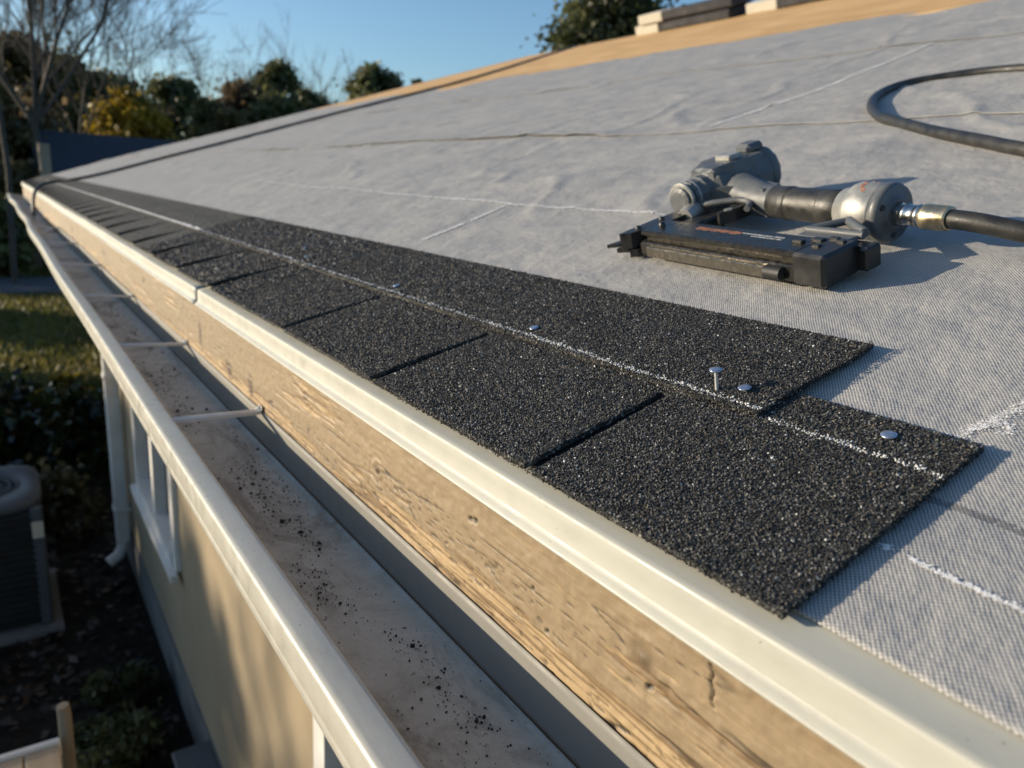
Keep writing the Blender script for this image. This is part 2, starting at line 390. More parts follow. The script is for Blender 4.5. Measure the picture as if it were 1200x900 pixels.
# deck under everything (front slope and back slope)
b = MB(); ru = RU; ridge = UA*RU
t = .018
def slab(u0, u1, y0, y1, n0, n1): 
    q = MB(); q.box(u0, u1, y0, y1, n0, n1); return q
slab(.0, RU, YN-1, YE, -.030, -.012).build('roof_deck', MT['deckwood'], house, roofxf)
bx = float(ridge[0]); bz = float(ridge[2])
def backxf(V):
    V = np.asarray(V); d = np.array([math.cos(TH), 0, -math.sin(TH)]); n = np.array([math.sin(TH), 0, math.cos(TH)])
    return ridge + V[:, :1]*d + V[:, 1:2]*np.array([0, 1., 0]) + V[:, 2:3]*n
slab(.002, RU, YN-1, YE, -.030, -.0).build('back_roof_slope', MT['deckwood'], house, backxf)
b = MB(); b.add([(.35, YE-.3, -.25), (2*bx-.35, YE-.3, -.25), (bx, YE-.3, bz-.06), (.35, YE-.2, -.25), (2*bx-.35, YE-.2, -.25), (bx, YE-.2, bz-.06)],
      [(0, 1, 2), (3, 5, 4), (0, 3, 4, 1), (1, 4, 5, 2), (2, 5, 3, 0)]); b.build('gable_wall', MT['tanwall'], house)
b = MB(); b.box(.28, .42, WY1+.01, YE-.31, -.42, -.236); b.build('porch_beam', MT['white'], house)
b = MB(); b.box(1.6, 1.72, YE-.55, YE-.43, GZ, -.251); b.build('porch_post', MT['white'], house)
# rake trim
slab(.03, RU, YE, YE+.02, -.10, .002).build('rake_trim', MT['drip'], house, roofxf)

# OSB panels up the slope (staggered, small gaps)
row = 0
for u0 in np.arange(3.70, RU, 1.222):
    u1 = min(u0+1.219, RU)
    off = (row % 2)*1.22
    y = YN-1-off
    while y < YE:
        a, c = max(y, YN-1), min(y+2.436, YE)
        if c-a > .1:
            q = MB(); q.box(u0, u1-.003, a, c, -.0115, -.001+.001*random.random())
            Vw = np.array(q.v); oo = q.build('osb_panel', MT['osb'], house, roofxf)
            at = oo.data.attributes.new('ruv', 'FLOAT_VECTOR', 'POINT'); at.data.foreach_set('vector', Vw.astype(np.float32).ravel())
        y += 2.44
    row += 1

# underlayment sheets with wrinkles
def wrinkle(u, y, s):
    far_ = sstep(.25, .75, u)
    s = 0; a = fbm(u*1.1+s*7, y*4.5+u*1.4, 11+s, 3)-.5
    d = fbm(u*4+y*1.5, y*9-u*2, 31+s, 3)-.5
    r = np.abs(fbm(u*1.3+y*.5, y*2.2-u*.9, 51+s, 3)-.5)
    ridge_ = np.exp(-(r/.016)**2)
    big = fbm(u*.45, y*1.5+u*.5, 7, 2)-.5
    n = a*.011 + d*.004 + ridge_*.0034*(.4+far_) + big*.034*far_
    return n*(.18+.82*far_)
def lap_lift(du, y, s):
    k = sstep(.50, .72, fbm(y*1.7+s*9, s*3.3, 71, 3))
    return np.exp(-du/.05)*(.0014+.0050*k)
ya = [YN-1]
while ya[-1] < YE: ya.append(ya[-1]+(.05 if ya[-1] < -.1 else .008 if ya[-1] < 1.2 else .008*(1+(ya[-1]-1.2)*1.1)))
ya[-1] = YE+.005; ya = np.array(ya)
SHEETS = [(.006, 1.24), (1.20, 2.44), (2.40, 3.82)]
def sheet_n(u, y, s):
    u0, u1 = SHEETS[s]
    edge = fbm(y*3, s*5., 91, 3)-.5
    n = wrinkle(u, y, s) + .0018*s - .0015
    if s == 0: n = np.maximum(np.minimum(n, -.0006+.02*sstep(.2, .42, u)), -.0012-.02*sstep(.2, .42, u))
    else: n = n + lap_lift(u-u0, y, s)
    return n
def top_n(u, y):
    return sheet_n(np.asarray(u, float), np.asarray(y, float), 0 if np.max(u) < 1.2 else 1)
for s, (u0, u1) in enumerate(SHEETS):
    ua = np.concatenate([u0+np.array([0, .004, .012, .025]), np.arange(u0+.04, u1, .016 if s == 0 else .026), [u1]])
    Ug, Yg = np.meshgrid(ua, ya, indexing='ij')
    wob = (fbm(Yg*2.2, 3.+s, 17+s, 3)-.5)*.03*np.exp(-(Ug-u0)/.1) if s else 0*Ug
    Ng = sheet_n(Ug, Yg, s); Uw = Ug+wob
    P = np.stack([Uw, Yg, Ng], -1).reshape(-1, 3)
    o = mesh_np('underlayment_sheet', RV(P), grid_faces(len(ua), len(ya)), MT['under'], house, vecs=np.stack([Uw+s*.37, Yg, 0*Ug], -1).reshape(-1, 3), smooth=True)
    so_ = o.modifiers.new('thick', 'SOLIDIFY'); so_.thickness = .0012; so_.offset = -1

# chalk snapped on the underlayment: powder flecks lying on the sheet
def chalk(name, pts, width, n, size, fn):
    pts = np.array(pts, float); seg = np.linalg.norm(np.diff(pts, axis=0), axis=1); L = np.concatenate([[0], np.cumsum(seg)])
    t = rng.random(n)*L[-1]; c = np.stack([np.interp(t, L, pts[:, 0]), np.interp(t, L, pts[:, 1])], -1)
    keep = fbm(t*40, t*0+3, 5, 3) > .24; c = c[keep]; t = t[keep]; n = len(c)
    c = c + rng.normal(0, 1, (n, 2))*width*(.5+.8*fbm(t*25, t*0, 9, 2))[:, None]
    h = fn(c[:, 0], c[:, 1])+.0012
    a = rng.random(n)*6.28; s = size*(.5+rng.random(n))
    V = []
    for k in range(4):
        q = a+k*math.pi/2
        V.append(np.stack([c[:, 0]+s*np.cos(q), c[:, 1]+s*np.sin(q)*1.5, h+rng.random(n)*.0004], -1))
    V = np.stack(V, 1).reshape(-1, 3); F = np.arange(n*4).reshape(-1, 4)
    o = mesh_np(name, RV(V), F, MT['chalk'], house); tag(o, kind='stuff')
    return o
f0 = lambda u, y: sheet_n(u, y, 0)
f1 = lambda u, y: sheet_n(u, y, 1)
chalk('chalk_line', [(.078, .198), (.076, .16), (.074, .09), (.074, -.1)], .0011, 1500, .00055, f0)
chalk('chalk_smear', [(.198, .222), (.222, .219), (.240, .212), (.236, .203), (.225, .200)], .0030, 480, .00045, f0)
chalk('chalk_smear', [(.205, .220), (.235, .214), (.27, .207), (.31, .199), (.36, .188)], .0034, 950, .00045, f0)
chalk('chalk_line', [(.600, 3.2), (.595, 1.95), (.590, 1.6), (.578, 1.3), (.588, 1.05), (.580, .80)], .0024, 4200, .0012, f0)
chalk('chalk_line', [(.582, 1.30), (.47, 1.285), (.36, 1.275)], .0022, 1200, .0011, f0)
chalk('chalk_line', [(1.27, 1.375), (1.7, 1.37), (2.1, 1.40), (2.39, 1.425)], .0035, 2600, .0020, f1)

# shingles -----------------------------------------------------------
def tab_lift(u, y, y0, curl, umid=.139):       # the near edge of each tab curls up a little, most at the eave
    return curl*np.exp(-np.clip(y-y0, 0, 9)/.05)*sstep(umid+.01, .02, u)
def shingle(y0, y1, u0, u1, slits, n0, th, umid, curl):
    b = MB(); sl = sorted(slits); nn = 18
    starts = [(y0, 0.)]+[(q+.0095, k_) for q, k_ in sl]; ends = [(q, k_) for q, k_ in sl]+[(y1, 0.)]
    for (ta, ka), (tb, kb) in zip(starts, ends):
        us_ = np.array([u0, .03, .06, .09, .115, umid]); fr = np.linspace(0, 1, 14)**1.6
        top = []
        for i, u in enumerate(us_):
            for f_ in fr:
                ya0 = ta+ka*u/umid; yb0 = tb+kb*u/umid; y = ya0+(yb0-ya0)*f_
                top.append((u+(random.uniform(-.0008, .0008) if i == 0 else 0), y, n0+th+float(tab_lift(u, y, ya0, curl if ta > y0+.001 else 0.))))
        m = len(top); nu, ny = len(us_), len(fr); GF = grid_faces(nu, ny)
        V = top+[(p[0], p[1], p[2]-th) for p in top]; F = [tuple(f) for f in GF]+[tuple(f[::-1]+m) for f in GF]
        for i in range(nu-1):
            for j in (0, ny-1): p0, p1 = i*ny+j, (i+1)*ny+j; F.append((p0, p1, p1+m, p0+m))
        for j in range(ny-1): F.append((j, j+1, j+1+m, j+m))
        b.add(V, F)
    pts = [(umid, y0), (umid, y1), (u1, y1)]+[(u1+random.uniform(-.0008, .0008), y1+(y0-y1)*k_/24) for k_ in range(1, 24)]+[(u1, y0)]
    b.prism(pts, n0, n0+th)
    return b.build('shingle', MT['shingle'], house, roofxf)
slab(.004, .190, .225, YE, -.0005, .0012).build('starter_strip', MT['starter'], house, roofxf)  # lower layer, darkened so the slits above it look shaded
SL1 = [(.424, -.002), (.716, -.016), (1.024, -.026)]
course1 = []; N1, T1 = .0014, .0046
course1.append((.200, 1.322, SL1)); course1.append((1.327, 2.24, [(1.455, -.04), (1.755, -.045), (2.06, -.04)]))
y = 2.244
while y < YE-.05:
    y1 = min(y+.911, YE); course1.append((y, y1, [(q, -.03) for q in (y+.14, y+.445, y+.75) if q < y1-.05])); y = y1+.004
SH = []
for (a, c, sl_) in course1: SH.append(shingle(a, c, -.006, .196, sl_, N1, T1, .139, .0025 if a < 1 else .0065))
course2 = [(.338, 1.296), (1.300, 2.215)]; y = 2.219
while y < YE-.05: y1 = min(y+.914, YE); course2.append((y, y1)); y = y1+.004
N2 = N1+T1+.0006; SH2 = []
for (a, c) in course2:
    ny = max(4, int((c-a)/.04)); ys_ = np.linspace(a, c, ny)
    us = np.array([.1465, .17, .196, .205, .22, .24, .26, .298])
    nn = np.where(us < .2, N2, N2-.0046*sstep(.198, .262, us))
    b = MB(); nu = len(us)
    top = [(u+(random.uniform(-.0008, .0008) if i in (0, nu-1) else 0), yy, nv+.0040) for i, (u, nv) in enumerate(zip(us, nn)) for yy in ys_]
    bot = [(p[0], p[1], p[2]-.0040) for p in top]
    GF = grid_faces(nu, ny)
    b.add(top+bot, [tuple(f) for f in GF]+[tuple(f[::-1]+nu*ny) for f in GF])
    nt_ = nu*ny; E_ = []
    for i in range(nu-1):
        for j in (0, ny-1): p0, p1 = i*ny+j, (i+1)*ny+j; E_.append((p0, p1, p1+nt_, p0+nt_))
    for j in range(ny-1):
        for i in (0, nu-1): p0, p1 = i*ny+j, i*ny+j+1; E_.append((p0, p1, p1+nt_, p0+nt_))
    b.f += E_; b.sm += [False]*len(E_)
    SH2.append(b.build('shingle', MT['shingle'], house, roofxf))
def c2top(u): return np.where(u < .2, N2, N2-.0046*sstep(.198, .262, u))+.0040

# granules as real grit on the near shingles
OCT = np.array([(1, 0, 0), (-1, 0, 0), (0, 1, 0), (0, -1, 0), (0, 0, 1), (0, 0, -1)], float)
OF = np.array([(0, 2, 4), (2, 1, 4), (1, 3, 4), (3, 0, 4), (2, 0, 5), (1, 2, 5), (3, 1, 5), (0, 3, 5)])
def rotmats(n):
    q = rng.normal(size=(n, 4)); q /= np.linalg.norm(q, axis=1)[:, None]; w_, x, y, z = q.T
    return np.stack([np.stack([1-2*(y*y+z*z), 2*(x*y-z*w_), 2*(x*z+y*w_)], -1), np.stack([2*(x*y+z*w_), 1-2*(x*x+z*z), 2*(y*z-x*w_)], -1), np.stack([2*(x*z-y*w_), 2*(y*z+x*w_), 1-2*(x*x+y*y)], -1)], 1)
def lumps(C, S, cols):
    n = len(C); base = OCT[None]*(.65+.7*rng.random((n, 6, 1))); base = base*S[:, None, :]
    V = np.einsum('nij,nkj->nki', rotmats(n), base)+C[:, None, :]
    F = (OF[None]+np.arange(n)[:, None, None]*6).reshape(-1, 3)
    return V.reshape(-1, 3), F, np.repeat(cols, 6, 0)
def jgrid(u0, u1, y0, y1, sp):
    a = np.arange(u0, u1, sp); c = np.arange(y0, y1, sp*.87); A, B = np.meshgrid(a, c, indexing='ij'); B = B.ravel(); A = (A+(np.arange(len(c))[None] % 2)*sp*.5).ravel()
    A = A+rng.normal(0, sp*.25, A.shape); B = B+rng.normal(0, sp*.25, B.shape)
    k = (A > u0) & (A < u1) & (B > y0) & (B < y1); return A[k], B[k]
def gcols(n, u, y, chalk_u, chalk_p):
    r = rng.random(n); v = .008+.030*rng.random(n)**1.6
    v = np.where(r > .82, .06+.08*rng.random(n), v); v = np.where(r > .972, .2+.35*rng.random(n), v)
    v = v*(.62+.85*fbm(u*14, y*10, 3, 3)); v = np.where(r > .985, v, np.minimum(v, .12))
    c = np.stack([v, v*1.0, v*.975], -1)
    br = rng.random(n) < .03; c[br] = c[br]*0+np.array([.09, .07, .045])*(.5+rng.random((br.sum(), 1)))
    d = np.abs(u-(chalk_u+.0022*(fbm(y*30, y*0, 2, 2)-.5)))
    pr = chalk_p*np.exp(-(d/.0025)**2)*(.35+.9*fbm(y*60, y*0+4, 8, 2))
    ch = rng.random(n) < pr; c[ch] = (.46+.22*rng.random((ch.sum(), 1)))*np.array([1, 1, .985])
    return c
def granules(parent, u0, u1, segs, topf, slits, chalk_u, umid=.139):
    Cs, Ss, Ks = [], [], []
    for (ya_, yb_, sp) in segs:
        u, y = jgrid(u0, u1, ya_, yb_, sp)
        k = np.ones(len(u), bool)
        for sy, sk in slits:
            yy = sy+sk*u/umid; k &= ~((u < umid+.001) & (y > yy-.0004-.1*sp) & (y < yy+.0098+.2*sp))
        u, y = u[k], y[k]; n = len(u)
        s = sp*(.32+.26*rng.random((n, 3))+.26*rng.random((n, 1))**3)
        h = topf(u)+rng.normal(0, .00025, n)+.0001
        if slits:
            ss = sorted(slits); lo = np.full(n, -9.)
            for sy, sk in ss: e_ = sy+.0095+sk*u/umid; lo = np.where(y >= e_-.0005, e_, lo)
            h = h+np.where(lo > -8, tab_lift(u, y, lo, .0025 if ya_ < 1.3 else .0065), 0)
        Cs.append(np.stack([u, y, h], -1)); Ss.append(s); Ks.append(gcols(n, u, y, chalk_u, .95))
    return np.concatenate(Cs), np.concatenate(Ss), np.concatenate(Ks)
def edge_grit(pts, n, h0, h1):
    pts = np.array(pts); t = rng.random(n); i = rng.integers(0, len(pts)-1, n)
    c = pts[i]+(pts[i+1]-pts[i])*t[:, None]
    C = np.stack([c[:, 0]+rng.normal(0, .0005, n), c[:, 1]+rng.normal(0, .0005, n), h0+(h1-h0)*rng.random(n)], -1)
    return C, .0004+.0007*rng.random((n, 3)), gcols(n, C[:, 0], C[:, 1], 9., 0)
top1 = lambda u: np.full(len(u), N1+T1)
def put(parts, parent):
    C, S, K = [np.concatenate(q) for q in zip(*parts)]
    V, F, K = lumps(C, S, K)
    o = mesh_np('granules', RV(V), F, MT['granule'], parent, cols=K); tag(o, kind='stuff')
A = granules(SH[0], -.0056, .1955, [(.2005, .45, .0020), (.45, .75, .0021), (.75, 1.321, .0026)], top1, SL1, .1505)
k = ~((A[0][:, 0] > .150) & (A[0][:, 1] > .342)); A = tuple(q[k] for q in A)
put([A, edge_grit([(-.006, .200), (.196, .200)], 900, N1, N1+T1), edge_grit([(-.006, .205), (-.006, .8)], 1500, N1, N1+T1), edge_grit([(.196, .2), (.196, .34)], 400, N1, N1+T1)], SH[0])
A = granules(SH2[0], .147, .2975, [(.3385, .55, .0020), (.55, .80, .0022), (.80, 1.295, .0027)], c2top, [], .1525)
put([A, edge_grit([(.147, .338), (.298, .338)], 600, N2-.002, N2+.004), edge_grit([(.1465, .338), (.1465, .8)], 900, N2, N2+.004)], SH2[0])
A = granules(SH[1], -.0056, .150, [(1.328, 2.24, .0040)], top1, [(1.455, -.04), (1.755, -.045), (2.06, -.04)], .1505); put([A], SH[1])
A = granules(SH2[1], .147, .2975, [(1.301, 2.21, .0042)], c2top, [], .1525); put([A], SH2[1])
chalk('chalk_line', [(.1525, 2.2), (.1525, 6.), (.153, 9.)], .0022, 3500, .003, lambda u, y: u*0+N2+.0045)

# fascia board with weathered relief -------------------------------------
FXX = -.0095
yl = [-.9]
while yl[-1] < YE: yl.append(yl[-1]+(.05 if yl[-1] < .06 else .0013*max(1., yl[-1]/.38)))
yl[-1] = YE; yl = np.array(yl); zl = np.concatenate([np.linspace(-.24, -.155, 6), np.arange(-.150, -.034, .0014), [-.025, -.019]])
Yf, Zf = np.meshgrid(yl, zl, indexing='ij')
knots = [(.701, -.092, .006), (1.331, -.130, .006), (1.2, -.129, .006), (2.222, -.083, .012), (3.1, -.09, .014), (.29, -.078, .009), (4.4, -.1, .02), (5.6, -.08, .02), (7.2, -.1, .02), (.93, -.07, .006)]
zz = Zf.copy(); kd = np.full(Yf.shape, 9.)
for (ky, kz, kr) in knots:
    dy = (Yf-ky)/4.; dz = Zf-kz; d = np.sqrt(dy**2+dz**2)
    zz += np.sign(dz)*kr*.6*np.exp(-(d/(kr*1.5))**2); kd = np.minimum(kd, np.sqrt(((Yf-ky)/1.2)**2+dz**2)/kr)
grain = fbm(Yf*5, zz*260, 1, 4)-.5; fine = fbm(Yf*26, zz*900, 2, 3)-.5
lump = fbm(Yf*60, Zf*90, 4, 4)-.5
bot = sstep(-.098, -.137, Zf)
pm = .62*fbm(Yf*3.2, zz*55, 6, 4)+.38*fbm(Yf*14, zz*260, 7, 3)+.26*bot-.05*sstep(1.2, 2.5, Yf)
peel = sstep(.625, .67, pm)
strk = sstep(.64, .69, fbm(Yf*9, zz*420, 12, 3))*sstep(.45, .6, fbm(Yf*2, Zf*14, 14, 2)+.2*bot)
crk = sstep(.013, .0, np.abs(fbm(Yf*2.4, zz*42, 21, 3)-.5))*sstep(.47, .58, fbm(Yf*2.6, Zf*9, 22, 2))
chip = sstep(.66, .72, fbm(Yf*90, zz*330, 25, 3))*sstep(.66, .78, fbm(Yf*4, Zf*30, 26, 2)+.2*bot)
hole = np.zeros_like(Yf)
for (hy, hz, hr) in [(.282, -.0935, .0022), (.498, -.068, .0026), (.506, -.0695, .0022), (.389, -.114, .0018), (.62, -.10, .0013), (.655, -.098, .0011), (.545, -.11, .0012), (.41, -.088, .0013), (1.08, -.118, .002), (2.222, -.083, .005)]:
    hole = np.maximum(hole, sstep(1.25, .75, np.sqrt(((Yf-hy)/1.5)**2+((Zf-hz)+.25*(Yf-hy))**2)/hr))
hole = np.maximum(hole, sstep(.0012, .0004, np.abs((Yf-.236)-(Zf+.058)*.22-.001*np.sin(Zf*600)))*(Zf > -.075)*(Zf < -.050))
hgt = grain*.0003+fine*.0005*(.3+peel)+lump*.0009+.0009*(fbm(Yf*150, Zf*190, 44, 3)-.5)-peel*.0007-crk*.0007-hole*.0025-chip*.0006+.0008*np.cos(kd*4)*np.exp(-kd/2.2)
paint = np.array([.255, .190, .114]); raw = np.array([.42, .30, .165]); dark = np.array([.035, .025, .016]); rawd = np.array([.19, .125, .065])
c = paint*(1+.10*grain[..., None]+.25*(fbm(Yf*1.4, Zf*12, 41, 4)-.5)[..., None])
rawc = raw+(rawd-raw)*sstep(.40, .62, fbm(Yf*9, zz*520, 33, 3))[..., None]
c = c+(rawc-c)*np.maximum(peel, strk*.32)[..., None]
c = c+(dark-c)*np.clip(.8*crk+hole+.55*chip, 0, 1)[..., None]
kk = (.8*np.exp(-(kd/1.0)**2))[..., None]; c = c+(rawd*.5-c)*kk
dirt = (.45*sstep(.60, .80, fbm(Yf*4, Zf*7, 61, 4))*sstep(1.2, 3, Yf))[..., None]; c = c+(np.array([.16, .12, .075])-c)*dirt
for (ky, kz, ry, rz) in [(1.331, -.122, .026, .020), (1.195, -.121, .017, .021), (1.085, -.120, .011, .006), (.92, -.112, .006, .004), (2.222, -.083, .022, .007), (1.55, -.100, .016, .030), (3.1, -.09, .04, .012), (4.4, -.1, .06, .014), (.701, -.092, .006, .005)]:
    q = np.sqrt(((Yf-ky)/ry)**2+((Zf-kz)/rz)**2)+1.1*(fbm(Yf*120/max(1., ky), Zf*150, 81, 3)-.5); st_ = (.85*sstep(1.05, .55, q))[..., None]; c = c+(np.array([.075, .045, .03])-c)*st_
Pf = np.stack([FXX-hgt, Yf, Zf], -1).reshape(-1, 3)
fas = mesh_np('fascia_board', Pf, grid_faces(len(yl), len(zl)), MT['fascia'], house, cols=np.clip(c, .01, .9).reshape(-1, 3), smooth=True)
b = MB(); b.box(-.006, .015, YN-1, YE, -.24, -.019); b.build('fascia_backing', MT['deckwood'], fas)

# drip edge pieces ---------------------------------------------------
def extrude_profile(prof, ys, wob, mat, name, parent):
    prof = np.array(prof, float); k = len(prof); V = []
    for y in ys:
        dx, dz = wob(y); V.append(np.stack([prof[:, 0]+dx, np.full(k, y), prof[:, 1]+dz], -1))
    V = np.concatenate(V); F = grid_faces(len(ys), k)
    return mesh_np(name, V, F, mat, parent, smooth=True)
def drip_wob(y): return (.0016*math.sin(y*1.7+1)*min(1, max(0, y-1)/3)-.0004, .0022*math.sin(y*2.3+.4)*min(1, max(0, (y-1.5))/3)+.0008*math.sin(y*9)*(y > 1.6))
fl = [(UA*q+NA*(-.0125)) for q in (.045, .03, .01, -.004)]
prof = [(p[0], p[2]) for p in fl]+[(-.0115, -.0156), (-.0146, -.0166), (-.0156, -.0174), (-.0160, -.0190), (-.0162, -.0250), (-.0163, -.0372), (-.0168, -.0386), (-.0192, -.0412), (-.0220, -.0438), (-.0226, -.0447), (-.0220, -.0454), (-.0160, -.0445)]
# lift so the flange lies just over the deck
prof = [(x, z+.0085) for x, z in prof]
cuts = [YN-1, 1.52, 4.55, 7.6, YE]
for i, (a, c_) in enumerate(zip(cuts[:-1], cuts[1:])):
    pr = [(x-.0009*(i % 2), z+.0006*(i % 2)) for x, z in prof]
    ys_ = np.arange(a, c_, .05); ys_ = np.append(ys_, c_-.0015 if i % 2 == 0 else c_+.02)
    o = extrude_profile(pr, ys_, drip_wob, MT['drip'], 'drip_edge', house)
    md = o.modifiers.new('thick', 'SOLIDIFY'); md.thickness = .0006; md.offset = 1
for (yy, uu) in ((.168, -.0005), (.128, -.001)):
    b = MB(); P0 = R(uu, yy, -.0125)+np.array([0, 0, .0085]); b.lathe(P0, NA, [(-.001, .0009), (.0004, .0008)], 8, ref=(0, 1, 0)); b.build('flange_tack', MT['grit'], house)

# ------------------------------------------------------------------ gutter
gut = empty('rain_gutter', (-.09, 5, -.2), 'ivory metal rain gutter with dirty floor running along the fascia', 'gutter')
def gut_wob(y):
    k = min(1, max(0, y-1.2)/5)
    return (k*(.010*math.sin(y*1.15+.3)-.006*math.sin(y*2.9)), k*(.010*math.sin(y*1.4+2)) - .0008*y)
gys = np.concatenate([np.arange(-.9, 2, .05), np.arange(2, YE+.06, .1)])
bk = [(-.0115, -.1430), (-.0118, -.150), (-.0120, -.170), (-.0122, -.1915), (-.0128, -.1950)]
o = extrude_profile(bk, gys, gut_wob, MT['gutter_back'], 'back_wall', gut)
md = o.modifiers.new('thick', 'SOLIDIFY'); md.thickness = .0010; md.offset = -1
oz = [(-.0136, -.1962), (-.0155, -.1985), (-.019, -.1998), (-.06, -.2005), (-.100, -.2005), (-.108, -.199)]
inner = oz+[(-.114, -.190), (-.122, -.178), (-.1400, -.1655), (-.158, -.1640), (-.1665, -.1600)]
o = extrude_profile(inner, gys, gut_wob, MT['gutter_in'], 'trough', gut)
md = o.modifiers.new('thick', 'SOLIDIFY'); md.thickness = .0012; md.offset = -1
lip = [(-.1665, -.1652), (-.1700, -.1660), (-.1718, -.1640), (-.1720, -.157), (-.1716, -.1560), (-.1716, -.1545), (-.1720, -.1535), (-.1720, -.1325), (-.1714, -.1290), (-.1690, -.1272), (-.1660, -.1268), (-.1500, -.1266), (-.1468, -.1270), (-.1454, -.1285), (-.1452, -.1350), (-.1460, -.1362)]
o = extrude_profile(lip, gys, gut_wob, MT['gutter'], 'front_lip', gut)
md = o.modifiers.new('thick', 'SOLIDIFY'); md.thickness = .0009; md.offset = 1
b = MB(); wx, wz = gut_wob(YE+.05)
b.prism([(x+wx, z+wz) for x, z in ((-.0115, -.1415), (-.012, -.2), (-.105, -.2), (-.122, -.178), (-.171, -.164), (-.171, -.128))], YE+.052, YE+.055)
b.build('end_cap', MT['gutter'], gut, lambda V: np.stack([V[:, 0], V[:, 2], V[:, 1]], -1))
for yh in (1.13, 1.68, 2.40, 3.2, 4.1, 5.2, 6.4, 7.7, 9.2, 10.4):
    wx, wz = gut_wob(yh); b = MB(); s_ = .007
    for (da, zt) in ((-s_, 0), (s_*.35, 0)):
        pass
    # ribbed strap: shallow channel section, swept from the lip to the back
    sec = [(-.008, -.004), (-.008, .001), (-.0045, .0018), (-.003, -.0008), (.003, -.0008), (.0045, .0018), (.008, .001), (.008, -.004)]
    path = [(-.147, yh-.030, -.1325), (-.10, yh-.020, -.1360), (-.05, yh-.009, -.1400), (-.020, yh-.002, -.1425), (-.0135, yh, -.1415), (-.0128, yh, -.136)]
    V = []; F = []
    for (px, py, pz) in path:
        for (dy, dz) in sec: V.append((px+wx, py+dy, pz+wz+dz))
    n_ = len(sec)
    for i in range(len(path)-1):
        for j in range(n_-1): F.append((i*n_+j, i*n_+j+1, (i+1)*n_+j+1, (i+1)*n_+j))
    b.add(V, F); ho = b.build('hanger_strap', MT['hanger'], gut)
    md = ho.modifiers.new('thick', 'SOLIDIFY'); md.thickness = .001
    b = MB(); b.lathe((-.0125+wx, yh, -.139+wz), (-1, 0, 0), [(0, .004), (.004, .004), (.006, .002)], 6, ref=(0, 0, 1), smooth=False); b.build('screw_head', MT['hanger'], ho)
# downspout
b = MB(); b.bbox(.195, .285, 5.66, 5.74, GZ+.25, -.42, .008); ds = b.build('downspout', MT['white'], gut)
b = MB(); b.tube([(.24, 5.70, GZ+.27), (.23, 5.70, GZ+.20), (.20, 5.69, GZ+.15), (.13, 5.68, GZ+.11)], .042, 8); b.build('elbow', MT['white'], ds)
b = MB(); b.tube([(.24, 5.70, -.40), (.235, 5.70, -.34), (.10, 5.70, -.27), (-.02, 5.70, -.24), (-.05, 5.70, -.195)], .04, 8); b.build('elbow', MT['white'], ds)
for z in (-1.2, -2.2): b = MB(); b.box(.189, .298, 5.645, 5.755, z, z+.03); b.build('strap', MT['white'], ds)

# grit and leaf crumbs lying in the gutter
n = 13000; yy = .05+rng.random(n)**1.6*2.6; cl = fbm(yy*5, yy*0, 3, 3)
xx = -.108+.09*np.clip(rng.beta(1.4, 1.9, n)+.0, 0, 1); dens = fbm(xx*38, yy*9, 77, 3); kp = rng.random(n) < sstep(.42, .72, dens)*1.15+.06; xx, yy = xx[kp], yy[kp]; n = len(xx)
r = .00028+.0011*rng.random(n)**4; big = rng.random(n) < .022; r = np.where(big, .0013+.0020*rng.random(n)**2, r)
zz_ = np.array([-.2005+gut_wob(t)[1] for t in yy])+.0006+r*.3
xo = xx+np.array([gut_wob(t)[0] for t in yy])
v_ = .006+.02*rng.random(n); V, F, K = lumps(np.stack([xo, yy, zz_], -1), r[:, None]*(.6+.8*rng.random((n, 3))), np.stack([v_, v_*.85, v_*.7], -1))
o = mesh_np('roof_grit', V, F, MT['granule'], None, cols=K); tag(o, 'black roof grit and crumbs scattered on the gutter floor', 'grit', kind='stuff')

# ------------------------------------------------------------------ nails
NG = 'roofing nails in the shingles'
NL = [(.1600, .388, .0185, .05, 'galvanised nail standing proud of the upper shingle'),
      (.1700, .368, .0035, 0, 'galvanised nail head beside the standing nail'),
      (.1740, .250, .0022, 0, 'galvanised nail head on the nearest end of the lower shingle'),
      (.1665, .653, .0022, 0, 'galvanised nail head midway along the nearest upper shingle'),
      (.1665, 1.002, .0024, 0, 'galvanised nail head further along the nearest upper shingle'),
      (.1930, 1.472, .0070, 0, 'galvanised nail just past the joint, raised a little'),
      (.1660, 1.386, .0070, 0, 'galvanised nail on chalk line just past the upper joint'),
      (.1770, 1.736, .0040, 0, 'small bright nail head well along the chalk line'),
      (.1750, 2.352, .0040, 0, 'farthest bright nail head along the chalk line')]
for (u, y, hgt_, lean, lab) in NL:
    zb = (N1+T1 if y < .338 else N2+.004)
    e = empty('roofing_nail', R(u, y, zb), lab, 'nail', NG)
    b = MB(); ax = (lean, -lean*.3, 1)
    hr = .0054 if y < 1.2 else .0042
    b.lathe((u, y, zb), ax, [(hgt_-.0009, hr*.9), (hgt_-.0003, hr), (hgt_+.0002, hr*.96), (hgt_+.0005, hr*.5)], 18, ref=(0, 1, 0)); b.build('head', MT['galv'], e, roofxf)
    b = MB(); b.lathe((u, y, zb), ax, [(-.003, .0014), (hgt_-.0009, .0014)], 10, ref=(0, 1, 0)); b.build('shank', MT['shank'], e, roofxf)

# ------------------------------------------------------------------ nail gun
GA = math.radians(3.6)
adir = np.array([-math.sin(GA), -math.cos(GA), 0.]); bdir = np.array([math.cos(GA), -math.sin(GA), 0.])
G0 = np.array([.4145, .752, .0055])
def gunxf(V):
    V = np.asarray(V, float); return RV(G0+V[:, :1]*adir+V[:, 1:2]*bdir+V[:, 2:3]*np.array([0, 0, 1.]))
gun = empty('nail_gun', gunxf([(.1, .1, 0)])[0], 'grey and black pneumatic nail gun lying on the underlayment', 'nail gun')
def gp(b, name, mat, parent=gun): return b.build(name, mat, parent, gunxf)
